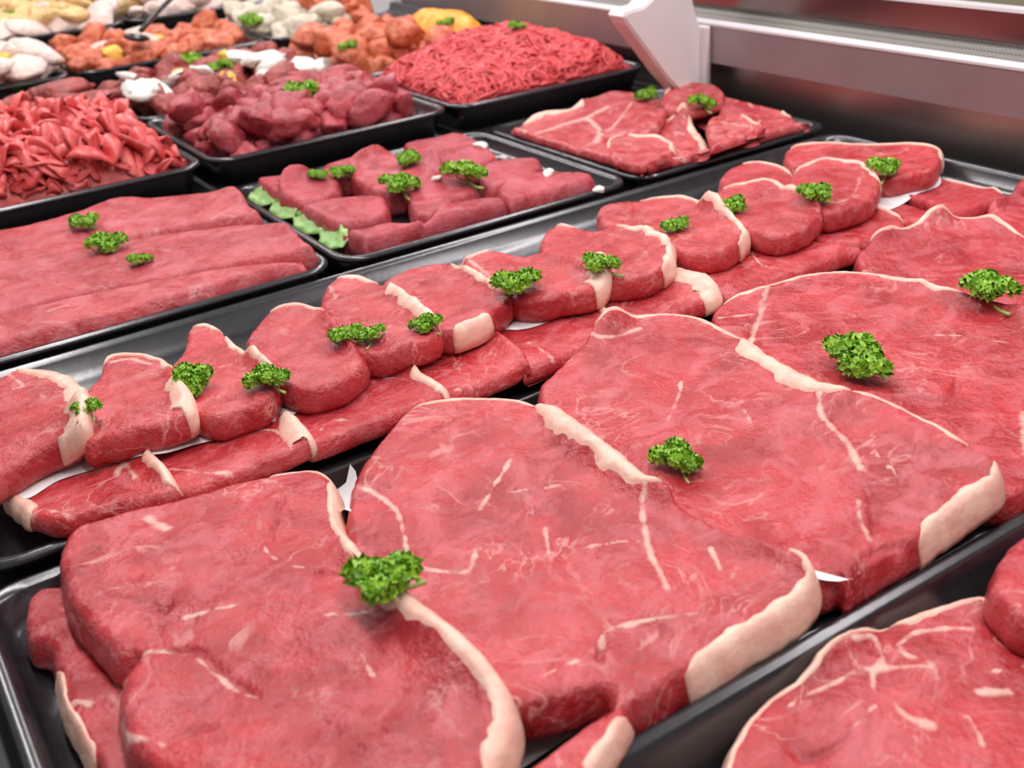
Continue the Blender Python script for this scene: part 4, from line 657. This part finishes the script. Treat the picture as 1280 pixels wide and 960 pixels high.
def heap(variants, mat, region, n, size, name, label, cat, group, flat=.7, jitter=.35, tilt=.5, pos=None, tries=5):
    x0, x1, y0, y1 = region
    for k in range(int(n*.8)):
        s = size*random.uniform(1-jitter, 1+jitter*.6)
        best = None
        for _ in range(tries):     # settle where the heap is lowest
            x, y = (random.uniform(x0, x1), random.uniform(y0, y1)) if pos is None else pos[k]
            a = np.linspace(0, 2*math.pi, 7)[:-1]
            h = sample(HM, np.column_stack([x+s*.55*np.cos(a), y+s*.55*np.sin(a)]))
            h = np.append(h, sample(HM, np.array([[x, y]])))
            sc = np.sort(h)[-3:].mean()
            if best is None or sc < best[0]: best = (sc, x, y, np.sort(h)[-3] if tries > 1 else (h.max()+np.median(h))/2)
        _, x, y, hm = best
        me = variants[k % len(variants)]
        o = bpy.data.objects.new(name, me); COL.objects.link(o)
        if not me.materials: me.materials.append(mat)
        o.material_slots[0].link = 'OBJECT'; o.material_slots[0].material = mat
        o.scale = (s, s, s); o.rotation_euler = (random.uniform(-tilt, tilt), random.uniform(-tilt, tilt), random.uniform(0, 6.28))
        zc = hm+s*flat*.88; o.location = (x, y, zc)
        HMB[0] = hm; cap_stamp(x, y, zc+s*flat*.5, s*.95)
        tag(o, label, cat, group)

CH = [blob('meat_chunk', k, 3, .42, 1.4, .72, 1.3) for k in range(7)]
CL = [blob('meat_piece', 20+k, 3, .45, 1.5, .7, 1.25) for k in range(6)]
SL = [blob('flat_piece', 40+k, 3, .4, 1.5, .32, 1.25) for k in range(5)]
LG = [blob('long_piece', 60+k, 3, .35, 1.3, .55, 1.9) for k in range(5)]

def strands(name, region, z0, height, n, rad, length, mat, label, seed, bias=(0, 0), cat='minced meat', flat=1.0, twist=0.0, pw=4.2):
    """heap of ground meat: a rough mound covered in extruded strands"""
    rr = np.random.default_rng(seed); x0, x1, y0, y1 = region; cx, cy = (x0+x1)/2, (y0+y1)/2
    def dome(p):
        u = np.abs((p[:, 0]-cx)/(x1-x0)*2); v = np.abs((p[:, 1]-cy)/(y1-y0)*2)
        e = np.clip(1-u**pw, 0, 1)*np.clip(1-v**pw, 0, 1)
        k = 1+bias[0]*(p[:, 0]-cx)/(x1-x0)+bias[1]*(p[:, 1]-cy)/(y1-y0)
        return z0+height*np.sqrt(e)*k*(1+.22*noise2(p, 16, seed)+.10*noise2(p, 45, seed+1))
    nx, ny = 60, 60; gx, gy = np.meshgrid(np.linspace(x0, x1, nx), np.linspace(y0, y1, ny), indexing='ij')
    g = np.column_stack([gx.ravel(), gy.ravel()]); V = [np.column_stack([g, dome(g)-.001])]
    F = [(i*ny+j, (i+1)*ny+j, (i+1)*ny+j+1, i*ny+j+1) for i in range(nx-1) for j in range(ny-1)]
    base = nx*ny; S, K = 7, 5
    P0 = np.column_stack([rr.uniform(x0+.004, x1-.004, n), rr.uniform(y0+.004, y1-.004, n)])
    for k in range(n):
        tw0 = rr.uniform(-1, 1)*twist; tw1 = rr.uniform(-1, 1)*twist; a = rr.uniform(0, 6.28); cur = rr.uniform(-1.8, 1.8); L = length*rr.uniform(.5, 1.5); R_ = rad*rr.uniform(.75, 1.3)
        t = np.linspace(0, 1, S); ang = a+cur*t; st = L/(S-1)
        p = P0[k]+np.column_stack([np.cumsum(np.cos(ang)), np.cumsum(np.sin(ang))])*st
        p = np.clip(p, (x0+.003, y0+.003), (x1-.003, y1-.003))
        z = dome(p)+R_*rr.uniform(-.2, 1.2)+R_*1.2*np.sin(t*math.pi)*rr.uniform(0, 1.5)
        sd = np.column_stack([-np.sin(ang), np.cos(ang), np.zeros(S)])
        w = R_*np.sqrt(np.clip(1-(2*t-1)**6, .12, 1))
        for i in range(K):
            th = 2*math.pi*i/K
            V.append(np.column_stack([p, z])+sd*(w*(math.cos(th)*np.cos(tw0+tw1*t)-flat*math.sin(th)*np.sin(tw0+tw1*t)))[:, None]+np.array([0, 0, 1.])*(w*(math.cos(th)*np.sin(tw0+tw1*t)+flat*math.sin(th)*np.cos(tw0+tw1*t)))[:, None])
        for i in range(K):
            for s in range(S-1):
                A = base+i*S+s; B = base+((i+1) % K)*S+s; F.append((A, A+1, B+1, B))
        F.append(tuple(base+i*S for i in range(K))); F.append(tuple(base+i*S+S-1 for i in range(K))[::-1])
        base += K*S
    V = np.vstack(V); c = np.array([cx, cy, z0]); me = mesh(name, V-c, F)
    o = link(name, me, mat, None, tuple(c)); tag(o, label, cat, None, 'stuff')
    ii, jj = to_ij(g)
    fine = np.column_stack([a.ravel() for a in np.meshgrid(np.arange(x0, x1, HR), np.arange(y0, y1, HR), indexing='ij')])
    zi = dome(fine)+rad*1.5; ii, jj = to_ij(fine); ii = np.round(ii).astype(int); jj = np.round(jj).astype(int); HM[ii, jj] = np.maximum(HM[ii, jj], zi)

strands('minced_beef', (.653, .919, 1.149, 1.386), .0135, .052, 3600, .0019, .022, M['mince'], 'tall mound of fine red minced beef next to the steel panel', 3, (.25, .25))
strands('shredded_beef', (-.004, .317, 1.152, 1.383), .0155, .050, 1000, .0085, .034, M['strip'], 'loose mound of shredded pink beef strips in front of the cutlets', 5, (-.2, .1), 'shredded meat', .22, 1.2)

heap(CH, M['stew'], (.372, .604, 1.166, 1.368), 130, .0205, 'stew_meat_chunk', 'dark red chunk of stewing beef heaped beside the shredded beef', 'meat chunk', 'stewing beef chunks', .72, .3)
heap(SL, M['brown_meat'], (.05, .31, 1.42, 1.63), 50, .036, 'cutlet_slice', 'red-brown slice of meat behind the shredded beef', 'meat slice', 'red-brown cutlet slices', .32, .3, .35)
heap(CL, M['brown_meat'], (.365, .61, 1.42, 1.63), 80, .021, 'kebab_meat_chunk', 'red-brown chunk of meat among the white slices', 'meat chunk', 'red-brown meat chunks among white slices', .7)
heap(SL, M['white_bit'], (.36, .615, 1.42, 1.62), 20, .022, 'white_slice', 'white slice lying among the red-brown meat chunks', 'vegetable slice', 'white slices among the meat chunks', .32, .3, .5, tries=1)
heap(CL, M['yellow_bit'], (.36, .615, 1.42, 1.62), 9, .013, 'yellow_piece', 'yellow piece lying among the red-brown meat chunks', 'vegetable piece', 'yellow pieces among the meat chunks', .7, tries=1)
heap(CL, M['green_bit'], (.36, .615, 1.42, 1.62), 6, .010, 'green_piece', 'small green piece among the red-brown meat chunks', 'vegetable piece', 'green pieces among the meat chunks', .7, tries=1)
heap(CL, M['orange_meat'], (.662, .79, 1.42, 1.63), 60, .024, 'marinated_meat_chunk', 'orange marinated meat chunk behind the minced beef', 'meat chunk', 'orange marinated meat chunks', .7)

def mound(name, region, z0, h, mat, label, cat, seed):
    x0, x1, y0, y1 = region; n = 48; cx, cy = (x0+x1)/2, (y0+y1)/2
    t = np.linspace(-1, 1, n); U, W = np.meshgrid(t, t, indexing='ij'); rr = np.maximum(np.abs(U), np.abs(W))/(np.hypot(U, W)+1e-9)
    g = np.column_stack([cx+(U*rr).ravel()*(x1-x0)/2, cy+(W*rr).ravel()*(y1-y0)/2]); q = np.hypot((U*rr), (W*rr)).ravel()
    z = h*np.sqrt(np.clip(1-q**2.4, 0, 1))*(1+.15*noise2(g, 30, seed))+.0022*noise2(g, 130, seed)
    V = np.column_stack([g-[cx, cy], z]); F = [(i*n+j, (i+1)*n+j, (i+1)*n+j+1, i*n+j+1) for i in range(n-1) for j in range(n-1)]
    rim = [j for j in range(n)]+[i*n+n-1 for i in range(1, n)]+[(n-1)*n+j for j in range(n-2, -1, -1)]+[i*n for i in range(n-2, 0, -1)]
    F.append(tuple(rim))
    o = link(name, mesh(name, V, F), mat, None, (cx, cy, z0)); tag(o, label, cat)
    ii, jj = to_ij(g); HM[np.round(ii).astype(int), np.round(jj).astype(int)] = np.maximum(HM[np.round(ii).astype(int), np.round(jj).astype(int)], z0+z)
mound('seasoned_meat_mound', (.790, .908, 1.43, 1.625), .0155, .062, M['yellow'], 'smooth orange-yellow seasoned mound behind the minced beef', 'seasoned meat', 4)

heap(LG, M['poultry'], (.085, .308, 1.69, 1.912), 60, .029, 'poultry_piece', 'pale raw poultry piece behind the red-brown slices', 'poultry', 'pale poultry pieces', .55)
heap(CL, M['yellow_bit'], (.24, .30, 1.69, 1.75), 2, .022, 'yellow_wedge', 'yellow wedge among the pale poultry pieces', 'vegetable piece', 'yellow wedges among poultry', .7)
heap(CL, M['orange_meat'], (.36, .60, 1.69, 1.91), 55, .022, 'glazed_piece', 'orange-brown piece in the tray with yellow and green bits', 'meat piece', 'orange-brown pieces in the mixed tray', .7)
heap(CL, M['yellow_bit'], (.36, .58, 1.69, 1.90), 9, .016, 'yellow_chunk', 'yellow chunk in the tray of orange-brown pieces', 'vegetable piece', 'yellow chunks in the mixed tray', .7)
heap(SL, M['green_bit'], (.36, .60, 1.70, 1.90), 6, .016, 'green_leaf_piece', 'green leaf piece in the tray of orange-brown pieces', 'vegetable piece', 'green leaf pieces in the mixed tray', .32)
heap(SL, M['poultry'], (.36, .60, 1.80, 1.91), 10, .026, 'poultry_slice', 'pale poultry slice at the back of the mixed tray', 'poultry', 'pale poultry slices in the mixed tray', .32)
heap(CL, M['herbmeat'], (.65, .77, 1.69, 1.91), 46, .023, 'herb_meat_piece', 'grey herb-crusted meat piece behind the orange chunks', 'meat piece', 'herb-crusted meat pieces', .7)
heap(CL, M['orange_meat'], (.765, .82, 1.70, 1.90), 30, .023, 'grilled_meat_piece', 'orange-brown meat piece beside the grey herb-crusted ones', 'meat piece', 'orange-brown meat pieces by the steel panel', .7)
heap(LG, M['poultry'], (.225, .465, 1.97, 2.22), 40, .024, 'poultry_fillet', 'pale poultry fillet beneath the breaded pieces', 'poultry', 'pale poultry fillets under breaded pieces', .55)
heap(LG, M['bread'], (.225, .465, 1.99, 2.22), 34, .025, 'breaded_piece', 'golden breaded piece behind the pale poultry pieces', 'breaded meat', 'breaded pieces away from the steel panel', .55)
heap(LG, M['poultry'], (.52, .885, 1.97, 2.14), 50, .026, 'poultry_fillet', 'white poultry fillet behind the herb-crusted meat', 'poultry', 'white poultry fillets by the steel panel', .55)
heap(LG, M['bread'], (.52, .885, 2.08, 2.22), 46, .026, 'breaded_piece', 'golden breaded piece behind the white poultry fillets', 'breaded meat', 'breaded pieces by the steel panel', .55)
heap(LG, M['bread'], (.33, .57, 2.30, 2.57), 40, .026, 'breaded_piece', 'golden breaded piece at the far end of the counter', 'breaded meat', 'breaded pieces at the far end', .55)
heap(LG, M['herbmeat'], (.64, .89, 2.30, 2.57), 40, .026, 'herb_meat_piece', 'pale herb meat piece at the far end of the counter', 'meat piece', 'pale herb pieces at the far end', .55)

# serving spoon leaning over the far trays
def tube(name, pts, rad, K=8, taper=1.0):
    P = [Vector(p) for p in pts]; V = []; F = []; n = len(P)
    for i, p in enumerate(P):
        t = (P[min(i+1, n-1)]-P[max(i-1, 0)]).normalized(); a = t.cross(Vector((0, 0, 1)))
        a = a.normalized() if a.length > 1e-4 else Vector((1, 0, 0)); b = t.cross(a)
        r = rad*(1+(taper-1)*i/(n-1))
        V += [tuple(p+a*(r*math.cos(2*math.pi*k/K))+b*(r*math.sin(2*math.pi*k/K))) for k in range(K)]
    for i in range(n-1):
        for k in range(K): F.append((i*K+k, i*K+(k+1) % K, (i+1)*K+(k+1) % K, (i+1)*K+k))
    F.append(tuple(range(K))[::-1]); F.append(tuple(range((n-1)*K, n*K)))
    return mesh(name, V, F)
h0 = np.array([.45, 1.72]); h1 = np.array([.70, 2.10]); sp = []
for t in np.linspace(0, 1, 12):
    q = h0*(1-t)+h1*t; sp.append((q[0], q[1], .088+.022*t+.012*math.sin(t*math.pi)))
spoon = empty('serving_spoon', sp[0]); tag(spoon, 'black serving spoon leaning across the mixed tray and the white poultry', 'spoon')
link('handle', tube('handle', [tuple(np.array(q)-np.array(sp[0])) for q in sp], .0038), M['handle'], spoon)
bowl = blob('bowl', 91, 2, .03, 1, .3, 1.4); bo = link('bowl', bowl, M['handle'], spoon, (-.014, -.02, -.006)); bo.scale = (.019, .019, .019); bo.rotation_euler = (.2, .15, 1.0)

# ---------------------------------------------------------------- garnish
for k, (x, y, s) in enumerate(ONION):
    me = SL[k % len(SL)]; o = bpy.data.objects.new('white_garnish_slice', me); COL.objects.link(o); o.material_slots[0].link = 'OBJECT'; o.material_slots[0].material = M['white_bit']
    s2 = max(s*.55, .006); o.scale = (s2, s2*.8, s2); o.rotation_euler = (.3, .2, k*1.3); o.location = (x, y, sample(HM, np.array([[x, y]]))[0]+s2*.2)
    tag(o, 'small white garnish slice among the beef fillet blocks', 'garnish', 'white slices among the fillet blocks')

def frond(name, L, W, seed):
    n, m = 16, 5; V = []; F = []
    for i in range(n):
        t = i/(n-1); w = W*math.sin(math.pi*min(t*.9+.08, 1))**.6
        for j in range(m):
            u = j/(m-1)*2-1; V.append((u*w*(1+.10*math.sin(i*1.2+seed)), (t-.5)*L, .003*abs(u)+.0012*math.sin(i*1.1+j*2+seed)+.004))
    for i in range(n-1):
        for j in range(m-1): F.append((i*m+j, i*m+j+1, (i+1)*m+j+1, (i+1)*m+j))
    me = mesh(name, V, F); bm = bmesh.new(); bm.from_mesh(me); bmesh.ops.solidify(bm, geom=bm.faces[:], thickness=.001); bm.to_mesh(me); bm.free(); return me
for k, (x, y, a, L) in enumerate([(.3625, 1.07, .05, .05), (.3625, 1.015, -.06, .055), (.364, .955, .08, .06), (.363, .90, -.05, .05)]):
    o = link('garnish_leaf', frond('garnish_leaf', L, .013, k), M['lettuce'], None, (x+.006, y, -.003)); o.rotation_euler = (0, -.55, a)
    tag(o, 'pale green garnish leaf along the tray wall beside the fillet blocks', 'leaf', 'green leaves along the fillet tray wall')

def parsley_proto(seed):
    """curly sprig about one unit wide: stem, branches and crinkled leaf clusters"""
    rr = np.random.default_rng(seed); parts = []
    nb = 5; heads = []
    for k in range(nb):
        a = 2*math.pi*k/nb+rr.uniform(-.4, .4); rad = .27*rr.uniform(.6, 1.1) if k else .04
        heads.append((rad*math.cos(a), rad*math.sin(a), .30*rr.uniform(.75, 1.15)))
    sv = tube('stem', [(-.02, -.48, .05), (-.02, -.30, .05), (0, -.12, .09), (0, 0, .18)], .028, 6, .8)
    parts.append(('stem', sv, 'stem'))
    for hx, hy, hz in heads:
        V, F = [], []
        br = [(0, -.05, .13), (hx*.5, hy*.5, .17), (hx, hy, hz)]
        for _ in range(62):
            d = rr.normal(size=3); d[2] = abs(d[2])*.9-.15; d /= np.linalg.norm(d)
            c = np.array([hx, hy, hz])+d*np.array([.19, .19, .15])*rr.uniform(.55, 1.0)
            u = np.cross(d, rr.normal(size=3)); u /= np.linalg.norm(u); w = np.cross(d, u); s = rr.uniform(.042, .072); ph = rr.uniform(0, 6.28)
            b0 = len(V); V.append(tuple(c-d*s*.35))
            for q in range(9):
                t = 2*math.pi*q/9; lob = 1+.32*math.sin(3*t+ph); V.append(tuple(c+(u*math.cos(t)+w*math.sin(t))*s*lob+d*s*.6*math.sin(4*t+ph)))
            for q in range(9): F.append((b0, b0+1+q, b0+1+(q+1) % 9))
        me = mesh('leaf_cluster', V, F); parts.append(('leaf_cluster', me, 'parsley'))
        parts.append(('branch', tube('branch', br, .016, 5), 'stem'))
    return parts
PROTO = [parsley_proto(100+k) for k in range(5)]
PL = dict(
 p_rump1='curly parsley sprig on the fat edge between the eye-muscle steak and the nubbed steak',
 p_rump2='curly parsley sprig with pale stem on the rump steak with broad fat band',
 p_rump3='curly parsley sprig where the broad fat band meets the smooth dark rump steak',
 p_rump4='curly parsley sprig on the thin fat edge of the smooth dark rump steak',
 p_st='broad curly parsley sprig on the dark red stewing beef chunks',
 p_gb='small parsley sprig on top of the fine minced beef', p_ye='small parsley sprig on the orange-yellow mound',
 p_c1='parsley sprig on the neck steak with the long white fat strip', p_c2='parsley sprig at the neck steak by the foot of the bracket',
 p_f1='parsley sprig on the fillet blocks at the stewing beef side of their tray', p_f2='tall round parsley sprig in the middle of the fillet blocks', p_f3='wide parsley sprig beside a white slice among the fillet blocks',
 p_f4='small parsley sprig between fillet blocks near the pale slabs', p_f5='tiny parsley sprig on the fillet blocks closest to the pale slabs and stewing beef',
 p_b1='parsley sprig at the shredded beef end of a line of three on the pale slabs', p_b2='middle parsley sprig of a line of three on the pale slabs', p_b3='parsley sprig at the sirloin end of a line of three on the pale slabs',
 p_h1='parsley sprig on the grey herb-crusted meat', p_pan='parsley sprig on the mixed orange and yellow pieces')
for k, q in (('p_cu', 'parsley sprig on the red-brown cutlet slices'), ('p_k', 'parsley sprig on the red meat with white slices'), ('p_m', 'parsley sprig on the orange marinated chunks'), ('p_n', 'parsley sprig on the breaded pieces')):
    for j in ('1', '2', '3'): PL[k+j] = q
for j, q in (('11', 'second'), ('10', 'third'), ('9', 'fourth'), ('8', 'fifth'), ('7', 'sixth'), ('6', 'seventh'), ('5', 'eighth'), ('4b', 'ninth'), ('4', 'tenth'), ('3', 'eleventh'), ('2', 'twelfth'), ('1', 'thirteenth')):
    i = ('11', '10', '9', '8', '7', '6', '5', '4b', '4', '3', '2', '1').index(j)
    PL['p_s'+j] = f'curly parsley sprig on the thick sirloin row, {order[i]} counting from the steel panel'
for k, (key, x, y, wd) in enumerate(PARSLEY):
    a = np.linspace(0, 2*math.pi, 9)[:-1]; rr_ = wd*.3
    hh = sample(HM, np.vstack([[[x, y]], np.column_stack([x+rr_*np.cos(a), y+rr_*np.sin(a)])]))
    r = empty('parsley_sprig', (x, y, float(np.sort(hh)[-4])-.001-.06*wd)); s = wd*(1.5 if 'rump' in key else 1.25)
    r.scale = (s, s, s*.95); r.rotation_euler = (random.uniform(-.15, .15), random.uniform(-.15, .15), {'p_rump1': 1.6, 'p_rump2': -.4, 'p_rump3': -.6}.get(key, random.uniform(-1.0, 1.6)))
    tag(r, PL[key], 'parsley', 'curly parsley sprigs')
    for nm, me, mt in PROTO[k % len(PROTO)]:
        link(nm, me, M[mt], r)
